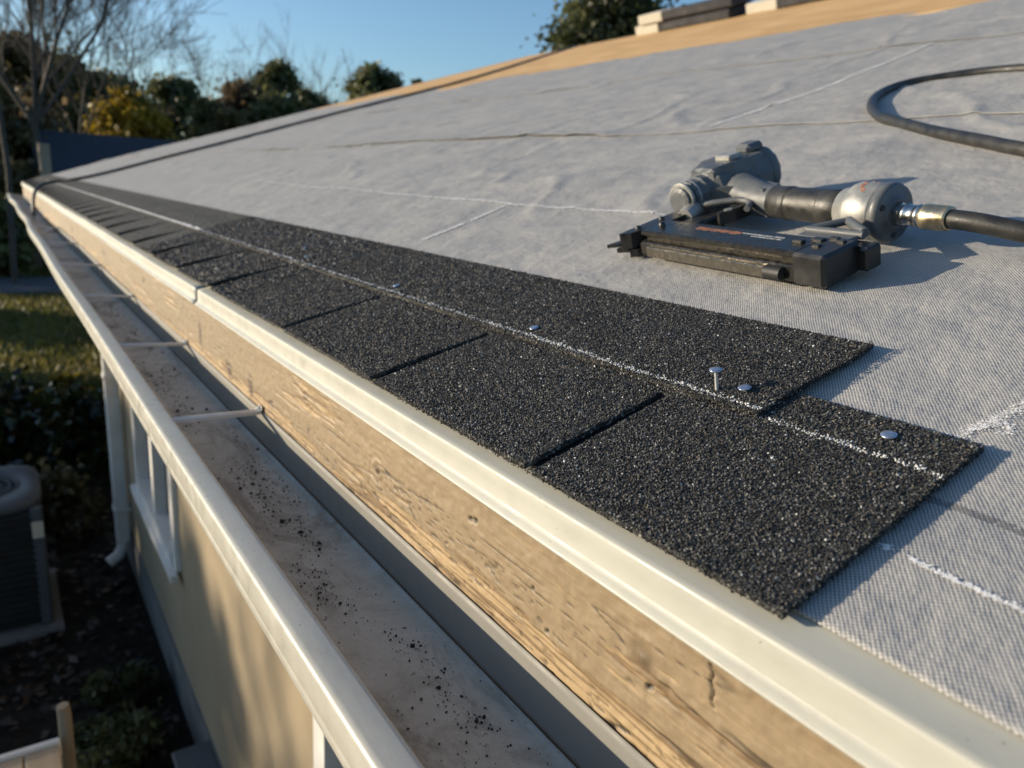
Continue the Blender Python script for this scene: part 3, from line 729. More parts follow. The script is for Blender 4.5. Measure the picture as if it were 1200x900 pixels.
# magazine: stepped channel section, long axis a
sec = [(.002, .000), (.050, .000), (.053, .004), (.053, .030), (.050, .0335), (.006, .0335), (.003, .0315), (.003, .0275), (.010, .0255), (.010, .0205), (.002, .0185), (.000, .0165), (.000, .003)]
def sweep(sec, x0, x1, sk=0.):
    b = MB(); n = len(sec); V = [(x0+sk*y, y, z) for y, z in sec]+[(x1, y, z) for y, z in sec]
    return b.add(V, [tuple(range(n)), tuple(range(n, 2*n))[::-1]]+[(i, (i+1) % n, n+(i+1) % n, n+i) for i in range(n)])
mag = gp(sweep(sec, .013, .262, .10), 'magazine', MT['magmetal'])
b = MB(); b.bbox(.262, .303, -.003, .055, -.001, .0345, .0035); ec = gp(b, 'magazine_end', MT['black'], mag)
b = MB(); b.bbox(.030, .228, -.0065, .0005, .002, .0155, .0012); gp(b, 'rail', MT['rail'], mag)
b = MB(); b.lathe((.2285, -.003, .009), (1, 0, 0), [(0, .0075), (.022, .0078)], 12); gp(b, 'rail_socket', MT['acdark'], mag)
b = MB(); b.bbox(.255, .315, .050, .074, .002, .028, .003); gp(b, 'latch_block', MT['black'], mag)
for (x, y, s_) in ((.240, .026, .008), (.256, .036, .009), (.272, .045, .007), (.285, .040, .006), (.270, .020, .006)):
    b = MB(); b.bbox(x, x+s_*1.6, y, y+s_, .033, .033+.004, .001); gp(b, 'lug', MT['black'], mag)
b = MB(); b.lathe((.030, .026, .033), (0, 0, 1), [(0, .0045), (.005, .0042), (.0065, .002)], 12, ref=(1, 0, 0)); gp(b, 'screw', MT['black'], mag)
# printed strip on top of the magazine: worn red block, then rows of small white marks
for i in range(16):
    x = .085+i*.0046; b = MB(); h_ = random.uniform(.003, .0075); y_ = .034+random.uniform(-.001, .001)
    b.box(x, x+random.uniform(.0028, .0046), y_-h_/2, y_+h_/2+.003, .0334, .03362+i*1e-6); gp(b, 'print_mark', MT['labelred'], mag)
for r_ in range(2):
    for i in range(22-6*r_):
        x = .160+r_*.018+i*.0028; b = MB(); h_ = random.uniform(.0018, .0034)
        b.box(x, x+random.uniform(.0012, .0024), .036-r_*.006, .036-r_*.006+h_, .0334, .03362); gp(b, 'print_mark', MT['labelwhite'], mag)
# nose
b = MB(); b.prism([(-.012, -.014), (.002, -.006), (.012, .040), (.012, .112), (-.014, .116), (-.018, .050)], .010, .031); nose = gp(b, 'nose_guide', MT['black'])
b = MB(); b.prism([(-.020, -.016), (-.004, -.008), (.008, .030), (-.012, .050), (-.022, .020)], .004, .010); gp(b, 'contact_foot', MT['magmetal'], nose)
b = MB(); b.prism([(-.030, -.024), (-.016, -.014), (-.006, .020), (-.018, .034)], .012, .017); gp(b, 'contact_tip', MT['black'], nose)
b = MB(); b.prism([(.000, -.010), (.008, -.003), (.012, .020), (.002, .022)], -.002, .008); gp(b, 'contact_tip', MT['black'], nose)
for (x, y) in ((-.003, .012), (-.004, .055), (.002, .085)):
    b = MB(); b.lathe((x, y, .030), (0, 0, 1), [(0, .0042), (.004, .004), (.0055, .002)], 10, ref=(1, 0, 0)); gp(b, 'bolt', MT['black'], nose)
# head (engine housing), axis along b
HX, HZ = -.016, .0425
hy = lambda q: q if q < .14 else .14+(q-.14)*.74
k = 14
hd = [(hy(d_), r_*1.36 if d_ > .15 else r_*1.18) for d_, r_ in [(.098, .012), (.100, .0165), (.112, .0175), (.114, .0205), (.122, .0212), (.124, .0195), (.132, .0205), (.134, .0225), (.139, .0228), (.141, .0215), (.148, .0225), (.156, .0265), (.170, .0285), (.215, .0295), (.236, .0305), (.240, .0320), (.276, .0325), (.279, .0315)]]
b = MB(); b.lathe((HX, 0, HZ), (0, 1, 0), hd, k, smooth=False)
# flatten the upper side into facets
V = np.array(b.v); dz = V[:, 2]-HZ; V[:, 2] = HZ+np.where(dz > .032, .032+(dz-.032)*.40, np.where(dz < -.036, -.036, dz)); b.v = [tuple(p) for p in V]
head = gp(b, 'head_housing', MT['cast'])
b = MB(); b.lathe((HX, hy(.2805), HZ), (0, 1, 0), [(0, .036), (.002, .0405), (.014, .0412), (.021, .038), (.023, .026)], k); gp(b, 'head_cap', MT['cast'], head)
b = MB(); b.lathe((HX, hy(.2785), HZ), (0, 1, 0), [(0, .036), (.003, .036)], k); gp(b, 'head_gap', MT['acdark'], head)
b = MB(); b.prism([(HX-.030, hy(.150)), (HX+.030, hy(.150)), (HX+.044, hy(.190)), (HX+.044, hy(.268)), (HX-.042, hy(.268)), (HX-.042, hy(.190))], HZ-.026, HZ+.028)
V = np.array(b.v); V[:, 0] = HX+(V[:, 0]-HX)*np.where(V[:, 2] > HZ+.02, .72, 1.); V[:, 2] += np.where((V[:, 2] > HZ+.02) & (V[:, 1] > .165), .008, 0); b.v = [tuple(p) for p in V]
gp(b, 'housing_block', MT['cast'], head)
b = MB(); b.bbox(HX-.015, HX+.015, hy(.205), hy(.240), HZ+.033, HZ+.0415, .002); gp(b, 'air_deflector', MT['castlight'], head)
b = MB(); b.bbox(HX-.014, HX+.016, hy(.255), hy(.300), HZ+.033, HZ+.0475, .005); gp(b, 'exhaust_cover', MT['cast'], head)
for q in (.104, .118, .136): b = MB(); b.lathe((HX, q, HZ), (0, 1, 0), [(0, .0235), (.0012, .0255), (.0035, .0255), (.0048, .0235)], k); gp(b, 'ring', MT['castlight'], head)
for (x, y) in ((HX+.024, hy(.262)), (HX-.022, hy(.262)), (HX+.026, hy(.20))): b = MB(); b.lathe((x, y, HZ+.026), (.4, 0, 1), [(0, .004), (.006, .0038), (.008, .002)], 8, ref=(0, 1, 0)); gp(b, 'bolt', MT['black'], head)
b = MB(); b.lathe((.010, .084, .026), (-.30, 1, 0.05), [(0, .011), (.004, .0130), (.026, .0140), (.032, .012)], 16); gp(b, 'valve_post', MT['castlight'], head)
# neck and handle, axis along a
HB, HZ2 = .158, .0325
b = MB(); b.tube([(-.008, .190, .034), (.012, .184, .034), (.034, .176, .034), (.056, .170, .033), (.080, .163, .0325), (.103, .160, .032)], [.032, .031, .0285, .0250, .0222, .0210], 18); neck = gp(b, 'neck', MT['cast'])
def hp(a): return (a, .160-(a-.10)*.05, HZ2)
ax = np.array(hp(.30))-np.array(hp(.10)); ax /= np.linalg.norm(ax)
b = MB(); b.lathe(hp(.100), ax, [(0, .0190), (.002, .0212), (.03, .0207), (.06, .0210), (.09, .0218), (.108, .0222), (.110, .0205)], 28, smooth=True); grip = gp(b, 'grip', MT['grip'])
for i in range(2): b = MB(); b.lathe(hp(.118+i*.062), ax, [(0, .0206), (.002, .0216), (.012, .0218), (.014, .0208)], 28); gp(b, 'grip_rib', MT['grip'], grip)
b = MB(); b.lathe(hp(.2095), ax, [(0, .0225), (.002, .0245), (.012, .0258), (.018, .0310), (.022, .0328), (.052, .0332), (.0535, .0322)], 28); cap = gp(b, 'handle_collar', MT['castlight'])
b = MB(); b.lathe(hp(.2640), ax, [(0, .0318), (.0008, .0338), (.008, .0338), (.0115, .0320), (.0125, .029), (.0127, .019), (.0150, .0180), (.016, .0165)], 28); ecap = gp(b, 'end_cap', MT['cast'])
for an in (25, 150, 265):
    q = math.radians(an); c0 = np.array(hp(.2745))+np.array([0, math.cos(q)*.0245, math.sin(q)*.0245]); b = MB(); b.lathe(c0, ax, [(0, .0036), (.0025, .0034)], 10); gp(b, 'bolt', MT['acdark'], ecap)
for i in range(7):
    q = math.radians(118-i*9+random.uniform(-2, 2)); a0 = .236+random.uniform(0, .012)+i*.0015; c0 = np.array(hp(a0)); r_ = .0329
    b = MB(); b.lathe(c0+np.array([0, math.cos(q)*r_, math.sin(q)*r_]), (0, math.cos(q), math.sin(q)), [(-.002, .0028+.001*random.random()), (.0003, .0026)], 7, ref=(1, 0, 0)); gp(b, 'paint_chip', MT['labelred'], cap)
# bracket from collar down to magazine
b = MB()
for (p, q_, rr) in (((.226, .070, .034), (.252, .105, .036), .0045), ((.252, .105, .036), (.292, .078, .034), .0055), ((.226, .070, .034), (.292, .076, .032), .005)): b.tube([p, q_], rr, 6)
b.bbox(.222, .290, .052, .072, .024, .0330, .002); gp(b, 'bracket', MT['cast'], cap)
# web of the casting between head and handle
b = MB(); b.prism([(-.004, .128), (.014, .138), (.034, .152), (.054, .158), (.078, .152), (.100, .144), (.104, .178), (.070, .188), (.040, .204), (.006, .226)], .016, .052)
V = np.array(b.v); c_ = V.mean(0); m_ = V[:, 2] > .04; V[m_, :2] = c_[:2]+(V[m_, :2]-c_[:2])*.86; b.v = [tuple(p) for p in V]; gp(b, 'casting_web', MT['cast'], neck)
# trigger and guard
b = MB(); b.tube([(.000, .116, .034), (.016, .118, .036), (.034, .128, .037), (.050, .142, .037), (.066, .146, .036), (.078, .140, .034), (.084, .125, .032)], .0045, 8); gp(b, 'trigger_guard', MT['cast'], neck)
b = MB(); b.prism([(.046, .156), (.068, .156), (.070, .118), (.063, .096), (.056, .099), (.057, .122), (.046, .138)], .016, .033); gp(b, 'trigger', MT['black'], neck)
b = MB(); b.lathe((.064, .112, .032), (0, 0, 1), [(0, .0055), (.002, .006)], 12, ref=(1, 0, 0)); gp(b, 'trigger_pin', MT['castlight'], neck)
b = MB(); b.bbox(.016, .050, .066, .120, .004, .026, .003); gp(b, 'lower_frame', MT['black'], neck)

# ------------------------------------------------------------------ hose with its couplings
air = empty('air_hose', gunxf([(.37, .15, 0)])[0], 'black rubber air hose plugged into the nail gun and looping behind it', 'hose')
b = MB(); b.lathe(hp(.279), ax, [(0, .0135), (.008, .0135), (.0085, .011), (.011, .011)], 6, smooth=False); gp(b, 'hex_nut', MT['steel'], air)
b = MB(); b.lathe(hp(.289), ax, [(0, .0095), (.001, .0118), (.004, .0124), (.005, .0112), (.016, .0118), (.017, .0126), (.021, .0126), (.022, .010)], 20); gp(b, 'coupler', MT['steel'], air)
b = MB(); b.lathe(hp(.3108), ax, [(0, .0105), (.001, .0132), (.004, .0138), (.026, .0134), (.028, .0128), (.030, .0128), (.0305, .011)], 20); gp(b, 'ferrule', MT['brass'], air)
def spline(P, n):
    P = np.array(P, float); out = []
    Q = np.vstack([2*P[0]-P[1], P, 2*P[-1]-P[-2]])
    for i in range(1, len(Q)-2):
        for k_ in range(n):
            t = k_/n; p0, p1, p2, p3 = Q[i-1:i+3]
            out.append(.5*((2*p1)+(-p0+p2)*t+(2*p0-5*p1+4*p2-p3)*t*t+(-p0+3*p1-3*p2+p3)*t**3))
    out.append(P[-1]); return out
s0 = G0+hp(.338)[0]*adir+hp(.338)[1]*bdir+np.array([0, 0, HZ2])
path = [s0, s0+np.array([-.001, -.03, -.002]), s0+np.array([.001, -.07, -.009]), s0+np.array([.008, -.12, -.020]), (.555, .24, .0135), (.60, .17, .0125), (.70, .12, .0125), (.80, .16, .0125), (.865, .30, .0125), (.895, .42, .0130), (.932, .505, .0135), (.987, .589, .0135), (1.052, .688, .0135), (1.128, .791, .0135), (1.216, .893, .0135), (1.339, .985, .015), (1.465, 1.040, .0145), (1.565, 1.043, .014), (1.621, .993, .013), (1.652, .914, .013), (1.647, .824, .013), (1.60, .70, .013), (1.52, .52, .013), (1.50, .3, .013), (1.6, .0, .013)]
b = MB(); pp = spline(path, 10); b.tube(pp, .0102, 14); b.build('hose', MT['hose'], air, roofxf)
# dark cord over the far end of the roof
pts = [(7.70, 9.75, .012), (6.6, 9.0, .012), (5.3, 8.1, .012), (4.4, 7.6, .012), (3.8, 7.36, .016), (2.7, 7.36, .018), (1.83, 7.28, .016), (1.04, 7.2, .018), (.55, 7.2, .016), (.30, 7.28, .022), (.17, 7.40, .035), (.06, 7.36, .045), (-.01, 7.25, .030)]
W = [R(*p) for p in pts]+[np.array((-.050, 7.17, -.035)), np.array((-.062, 7.13, -.10)), np.array((-.066, 7.10, -.20))]
b = MB(); b.tube(spline(W, 8), .013, 8); o = b.build('cord', MT['hose']); tag(o, 'dark cord running up the far roof and hanging over the eave into the gutter', 'cord')

# ------------------------------------------------------------------ shingle bundles on the ridge
def bundle(u, y, lvl, lab, wy=1.0, tilt=0.):
    e = empty('shingle_bundle', R(u, y, lvl*.125), lab, 'bundle', 'wrapped bundles on the ridge')
    L, D_, H_ = wy, .42, .108
    b = MB(); b.bbox(-D_/2, D_/2, -L/2, L/2-.42, 0, H_, .02)
    def xf(V):
        V = V.copy(); V[:, 2] += .010*np.sin(V[:, 0]*12+lvl)+.006*np.sin(V[:, 1]*9)
        c_, s_ = math.cos(tilt), math.sin(tilt)
        return RV(np.stack([u+V[:, 0]*c_-V[:, 1]*s_, y+V[:, 0]*s_+V[:, 1]*c_, .004+lvl*.124+V[:, 2]], -1))
    b.build('dark_wrap', MT['darkwrap'], e, xf)
    b = MB(); b.bbox(-D_/2-.004, D_/2+.004, L/2-.418, L/2, -.003, H_+.004, .012); b.build('paper_end', MT['paper'], e, xf)
bundle(RU-.3, 7.10, 0, 'lower cream ended bundle of the two stacked left on the ridge', 1.55)
bundle(RU-.32, 7.02, 1, 'upper cream ended bundle of the two stacked left on the ridge', 1.5, .02)
bundle(RU-.3, 5.35, 0, 'rightmost cream ended bundle at the top of the photo on the ridge', 1.5)

# ------------------------------------------------------------------ things below the eave
# air conditioner
AX0, AX1, AY0, AY1, AZ1 = -1.02, -.25, 5.10, 5.85, -1.80
ac = empty('air_conditioner', ((AX0+AX1)/2, (AY0+AY1)/2, GZ), 'dark grey air conditioner unit standing beside the wall', 'air conditioner')
b = MB(); b.bbox(AX0+.02, AX1-.02, AY0+.02, AY1-.02, GZ+.04, AZ1-.04, .05); b.build('cabinet', MT['acdark'], ac)
b = MB(); b.box(AX0-.05, AX1+.05, AY0-.05, AY1+.05, GZ, GZ+.05); b.build('pad', MT['soil'], ac)
for (x, y) in ((AX0, AY0), (AX1-.07, AY0), (AX0, AY1-.07), (AX1-.07, AY1-.07)): b = MB(); b.bbox(x, x+.07, y, y+.07, GZ+.05, AZ1-.04, .015); b.build('corner_post', MT['acgrey'], ac)
for i in range(16):
    z = GZ+.10+i*.045; b = MB(); b.box(AX0+.06, AX1-.06, AY0-.002, AY0+.012, z, z+.014); b.build('louvre', MT['acdark'], ac)
    b = MB(); b.box(AX1-.012, AX1+.002, AY0+.06, AY1-.06, z, z+.014); b.build('louvre', MT['acdark'], ac)
cx, cy = (AX0+AX1)/2, (AY0+AY1)/2; b = MB(); kk_ = 32; V = []; F = []
def sq(q, r): 
    c_, s_ = math.cos(q), math.sin(q); m_ = (abs(c_)**5+abs(s_)**5)**(-.2); return (cx+r*m_*c_, cy+r*m_*s_)
for (rr, z, rd) in ((.385, AZ1-.05, 0), (.395, AZ1-.02, 0), (.385, AZ1, 0), (.30, AZ1+.012, 1), (.28, AZ1-.05, 1)):
    for j in range(kk_):
        q = 2*math.pi*j/kk_; p = sq(q, rr) if not rd else (cx+rr*math.cos(q), cy+rr*math.sin(q)); V.append((p[0], p[1], z))
for i in range(4):
    for j in range(kk_): F.append((i*kk_+j, i*kk_+(j+1) % kk_, (i+1)*kk_+(j+1) % kk_, (i+1)*kk_+j))
b.add(V, F, True); b.build('top_cover', MT['acgrey'], ac)
for rr in (.08, .13, .18, .23, .27):
    b = MB(); b.tube([(cx+rr*math.cos(q), cy+rr*math.sin(q), AZ1-.005) for q in np.linspace(0, 6.2832, 25)], .005, 5, False); b.build('grille_ring', MT['acgrey'], ac)
b = MB(); b.lathe((cx, cy, AZ1-.05), (0, 0, 1), [(0, .07), (.04, .07), (.05, .05)], 16, ref=(1, 0, 0)); b.build('fan_hub', MT['acgrey'], ac)
b = MB(); b.box(AX1-.065, AX1-.005, AY0-.006, AY0-.003, AZ1-.24, AZ1-.13); b.build('sticker', MT['sticker'], ac)
# wooden platform with pole
pz = -1.70; pl = empty('wooden_platform', (-.7, 2.3, GZ), 'low wooden platform with white edge strip at the lower left', 'platform')
for i in range(9):
    x1 = -.312-i*.105; b = MB(); b.bbox(x1-.101, x1, 1.35, 2.585, pz-.03, pz-.001*random.random(), .004); b.build('plank', MT['platwood'], pl)
b = MB(); b.bbox(-1.30, -.308, 2.588, 2.612, pz-.05, pz+.012, .004); b.build('edge_strip', MT['white'], pl)
for (x, y) in ((-1.2, 1.45), (-1.2, 2.5), (-.42, 1.45), (-.42, 2.5)): b = MB(); b.box(x, x+.07, y, y+.07, GZ, pz-.031); b.build('leg', MT['postwood'], pl)
b = MB(); b.tube([(-.292, 2.62, GZ), (-.292, 2.62, -2.0), (-.288, 2.63, -1.62), (-.291, 2.63, -1.585)], [.024, .024, .022, .020], 10); o = b.build('wooden_pole', MT['postwood']); tag(o, 'weathered round pole standing at the corner of the platform', 'pole')
# utility box at wall foot
e = empty('utility_box', (.2, 3.2, GZ), 'small grey utility box at the foot of the wall', 'utility box')
b = MB(); b.bbox(.13, .285, 3.02, 3.22, GZ+.05, GZ+.27, .012); b.build('housing', MT['acgrey'], e)
b = MB(); b.bbox(.12, .29, 3.01, 3.23, GZ+.272, GZ+.30, .008); b.build('lid', MT['acgrey'], e)

# ------------------------------------------------------------------ plants
def leaf_mesh(P, size, up=.0, aspect=1.6):
    n = len(P); d = rng.normal(size=(n, 3)); d /= np.linalg.norm(d, axis=1)[:, None]
    e = rng.normal(size=(n, 3)); e[:, 2] += up; a = np.cross(d, e); a /= np.linalg.norm(a, axis=1)[:, None]; b_ = np.cross(d, a)
    s = (size*(.6+.8*rng.random(n)))[:, None]
    V = np.stack([P-a*s*aspect*.5, P+b_*s*.5, P+a*s*aspect*.5, P-b_*s*.5], 1).reshape(-1, 3)
    return V, np.arange(n*4).reshape(-1, 4)
def clump_points(cs, rs, n, shell=.5):
    k = len(cs); w_ = rs.prod(1)**.67; i = rng.choice(k, n, p=w_/w_.sum()); d = rng.normal(size=(n, 3)); d /= np.linalg.norm(d, axis=1)[:, None]
    r = (shell*.6+(1-shell*.6)*rng.random(n))**.7*(1+.55*np.abs(rng.normal(size=n))*(rng.random(n) < .45))
    return cs[i]+d*rs[i]*r[:, None], i
def limb(b, p, d, L, r, depth, spread, curve=.2, kids=(2, 4), minr=.006, sides=5):
    p = np.array(p, float); d = np.array(d, float); pts = [p]; rs = [r]; n_ = 4
    for i in range(n_):
        d = d+rng.normal(0, curve, 3)*.5+np.array([0, 0, .05]); d /= np.linalg.norm(d); p = p+d*L/n_; pts.append(p); rs.append(max(minr, r*(1-.45*(i+1)/n_)))
    b.tube(pts, rs, sides if depth > 1 else 3, False)
    tips = [pts[-1]]
    if depth > 0:
        for c_ in range(random.randint(*kids)):
            i = random.randint(1, n_); e = rng.normal(size=3); e -= d*(e@d); e /= np.linalg.norm(e); dd = d*math.cos(spread)+e*math.sin(spread)*(.7+.6*random.random()); dd[2] = dd[2]+.12
            tips += limb(b, pts[i], dd/np.linalg.norm(dd), L*random.uniform(.5, .8), rs[i]*.62, depth-1, spread, curve, kids, minr, sides)
    return tips
def tree(name, x, y, H, Wd, mat, lab, nclump=22, nleaf=5000, lsize=.22, trunk=.18, base=.25, bark='bark', cat='tree', group='trees behind the roof', gap=.5, conic=0.):
    e = empty(name, (x, y, GZ), lab, cat, group)
    b = MB(); b.tube([(x, y, GZ), (x+.1*Wd*.2, y, GZ+H*.3), (x-.05, y, GZ+H*.6), (x, y, GZ+H*.9)], [trunk, trunk*.8, trunk*.5, trunk*.15], 7)
    cs = []; rs = []
    nclump = int(nclump*3.2); nleaf = int(nleaf*2.4); lsize *= .82
    for i in range(nclump):
        h_ = base+(1-base)*rng.random()**.9; prof_ = math.sin(math.pi*min(1, max(.05, (h_-base)/(1-base)*.86+.14)))**.6
        if conic: prof_ = (1-(h_-base)/(1-base))*conic+prof_*(1-conic)+.12
        a_ = rng.random()*6.283; rr = Wd/2*prof_*(.15+.80*math.sqrt(rng.random()))
        c_ = np.array([x+rr*math.cos(a_), y+rr*math.sin(a_), GZ+H*h_*.94]); cs.append(c_); q = Wd*(.07+.085*rng.random()); rs.append((q, q, q*.8))
        t_ = max(.2, h_-.15); b.tube([(x, y, GZ+H*t_*.85), (np.array([x, y, GZ+H*t_*.85])+c_)/2+np.array([0, 0, -.02*H]), c_], [trunk*.3, trunk*.2, trunk*.06], 4, False)
    b.build('trunk', MT[bark], e)
    cs = np.array(cs); rs = np.array(rs); P, i = clump_points(cs, rs, nleaf, gap)
    V, F = leaf_mesh(P, lsize); t_ = (.65+.7*rng.random(len(cs)))[i]*(.8+.4*rng.random(len(P))); K = np.repeat(np.stack([t_, t_, t_*.9], -1), 4, 0)
    mesh_np('crown', V, F, MT[mat], e, cols=K)
    return e
def tree_px(px, topy, wpx, D, mat, lab, name='evergreen_tree', **k):
    p = far(px, topy, D); H = p[2]-GZ; Wd = wpx/FPX*D*1.22
    return tree(name, p[0], p[1], H, Wd, mat, lab, **k)
def bare_tree(px, D, H, lab, r=.16, depth=4, spread=.55, lean=(0, 0, 1), fork=.35, seedv=1, spreads=None):
    global rng
    p = far(px, 200, D); e = empty('bare_tree', (p[0], p[1], GZ), lab, 'tree', 'bare trees'); b = MB()
    random.seed(seedv); rng = np.random.default_rng(seedv)
    base = np.array([p[0], p[1], GZ]); fk = base+np.array(lean)*H*fork
    b.tube([base, (base+fk)/2+np.array([.03*H*.3, 0, 0]), fk], [r, r*.85, r*.75], 8)
    b2 = MB()
    for d_ in (spreads or [(-.35, 0, 1), (.45, .1, 1), (.1, -.2, 1)]):
        d_ = np.array(d_); limb(b2, fk, d_/np.linalg.norm(d_), H*.36, r*.62, depth, spread, .25, (3, 5), .007)
    b.build('trunk', MT['barklight'], e); b2.build('crown', MT['barklight'], e)

random.seed(5); rng = np.random.default_rng(5)
tree_px(20, 35, 110, 46, 'olive', 'tall olive brown tree at the far left edge behind the bare branches', nclump=26, nleaf=7000, lsize=.22, base=.12, name='brown_tree', gap=.2)
tree_px(82, 62, 85, 52, 'evergreen', 'dark round evergreen rising behind the bare tree', nclump=28, nleaf=8000, lsize=.28, base=.1)
tree_px(128, 78, 75, 58, 'evergreen', 'thin crowned evergreen above the yellow tree', nclump=18, nleaf=3600, lsize=.26, base=.35)
tree_px(150, 106, 68, 40, 'yellow', 'yellow leaved autumn tree over the dark neighbouring roof', nclump=24, nleaf=6500, lsize=.20, base=.3, name='yellow_tree')
tree_px(203, 82, 66, 60, 'evergreen', 'grey green tree between the yellow tree and the dark bush', nclump=20, nleaf=4500, lsize=.26, base=.15)
tree_px(243, 112, 48, 50, 'evergreen', 'small dark rounded evergreen in the gap of the treeline', nclump=20, nleaf=5200, lsize=.26, base=.05, name='evergreen_bush')
tree_px(284, 94, 72, 62, 'brownleaf', 'russet brown leaved tree in the middle of the treeline', nclump=24, nleaf=6000, lsize=.27, base=.08, name='brown_tree')
tree_px(325, 69, 62, 64, 'evergreen', 'tallest pine of the treeline left of the roof', nclump=22, nleaf=5200, lsize=.28, base=.25, name='pine_tree')
tree_px(318, 110, 70, 58, 'evergreen', 'broad dark tree below the tallest pine', nclump=22, nleaf=6000, lsize=.28, base=.05)
tree_px(364, 100, 62, 60, 'evergreen', 'dark tree at the right end of the treeline', nclump=22, nleaf=5200, lsize=.27, base=.05)
tree_px(270, 128, 60, 48, 'olive', 'low olive shrubby tree in front of the russet tree', nclump=18, nleaf=5200, lsize=.22, base=.02, name='brown_tree')
tree_px(190, 130, 60, 52, 'olive', 'low olive tree right behind the yellow tree', nclump=18, nleaf=5000, lsize=.24, base=.02, name='brown_tree')
tree_px(440, 70, 66, 55, 'evergreen', 'round topped pine standing alone above the roof', nclump=20, nleaf=4600, lsize=.26, base=.45, name='pine_tree')
tree_px(491, 84, 24, 60, 'evergreen', 'tiny treetop just right of the lone round pine', nclump=10, nleaf=1500, lsize=.24, base=.5, name='pine_tree')
tree_px(728, -25, 150, 34, 'evergreen', 'large loose pine rising behind the ridge beside the bundles', nclump=34, nleaf=8500, lsize=.20, base=.45, name='pine_tree', gap=.15)
tree_px(22, 120, 90, 32, 'brownleaf', 'brown thicket tree at the left edge beside the dark roof', nclump=30, nleaf=9000, lsize=.20, base=.0, name='brown_tree', gap=.1)
tree_px(12, 190, 70, 27, 'olive', 'low olive thicket at the left edge above the far gutter end', nclump=24, nleaf=7000, lsize=.16, base=.0, name='thicket_bush', gap=.1)
tree_px(-25, 230, 70, 24, 'evergreen', 'dark low bush at the left edge beyond the gutter end', nclump=20, nleaf=5000, lsize=.15, base=.0, name='thicket_bush', gap=.1)
tree_px(-30, 90, 110, 30, 'olive', 'olive tree cut by the left edge of the photo', nclump=26, nleaf=7000, lsize=.20, base=.05, name='brown_tree', gap=.2)
tree_px(105, 120, 80, 44, 'evergreen', 'dark mass of evergreen directly above the dark roof', nclump=24, nleaf=7000, lsize=.24, base=.0)
st = random.getstate()
bare_tree(46, 27, 13.5, 'tall bare tree with forked limbs at the upper left', .11, 5, .50, (.0, 0, 1), .30, 11, [(.75, .0, .85), (.05, 0, 1), (-.55, .1, .9), (.4, -.1, 1)])
bare_tree(3, 22, 13, 'bare trunk cut by the left edge of the photo', .07, 4, .45, (.0, 0, 1), .42, 5)
bare_tree(95, 36, 12.5, 'second bare tree with fine twigs right of the tall one', .08, 5, .5, (0, 0, 1), .3, 14)
bare_tree(18, 40, 14, 'fine twigged bare tree near the left edge', .08, 5, .5, (0, 0, 1), .35, 17)
bare_tree(175, 48, 11.5, 'faint leafless tree above the yellow tree', .06, 4, .40, (0, 0, 1), .35, 8)
bare_tree(272, 66, 12.5, 'faint leafless tree above the russet tree', .06, 4, .40, (0, 0, 1), .4, 9)
bare_tree(368, 68, 13, 'faint leafless tree at the right end of the treeline', .06, 4, .35, (0, 0, 1), .4, 10)
random.seed(21); rng = np.random.default_rng(21)

def shrub(x, y, H, Wd, lab, n=4200, mat='shrub', ls=.06, nc=20, name='shrub', grp='shrubs by the house corner'):
    e = empty(name, (x, y, GZ), lab, 'shrub', grp); b = MB(); cs = []; rs = []
    for i in range(nc):
        a_ = rng.random()*6.28; h_ = .2+.75*rng.random(); rr = Wd/2*math.sqrt(rng.random())*math.sin(math.pi*min(1, h_*.75+.2)); c_ = np.array([x+rr*math.cos(a_), y+rr*math.sin(a_), GZ+H*h_*.9]); cs.append(c_); q = Wd*.17*(.6+.8*rng.random()); rs.append((q, q, q*.8))
        b.tube([(x+rr*.2*math.cos(a_), y+rr*.2*math.sin(a_), GZ), (x+rr*.7*math.cos(a_), y+rr*.7*math.sin(a_), GZ+H*h_*.5), c_], [.018, .012, .005], 4, False)
    b.build('stems', MT['bark'], e); P, i = clump_points(np.array(cs), np.array(rs), n, .3); P[:, 2] = np.maximum(P[:, 2], GZ+.02)
    V, F = leaf_mesh(P, ls); t_ = (.6+.8*rng.random(nc))[i]*(.7+.6*rng.random(n)); mesh_np('foliage', V, F, MT[mat], e, cols=np.repeat(np.stack([t_]*3, -1), 4, 0))
shrub(-.55, 8.7, .85, 1.7, 'broad dark glossy shrub behind the air conditioner', 6500)
shrub(.12, 8.0, .85, 1.1, 'dark leafy shrub next to the downspout', 4200)
shrub(-1.25, 7.8, .95, 1.2, 'dark shrub at the left edge above the air conditioner', 4200)
shrub(.15, 9.3, .75, .5, 'shrub with yellowing top leaves at the lawn edge', 2200, 'yellow')
shrub(-.25, 6.7, .45, .9, 'low brownish shrub between air conditioner and downspout', 2600, 'olive', .05, 14)
shrub(-.12, 3.55, .30, .5, 'small green weed clump near the platform', 1600, 'evergreen', .03, 12, 'weed_clump')
shrub(.02, 4.1, .2, .4, 'tiny green weed clump against the wall foot', 900, 'evergreen', .03, 9, 'weed_clump')
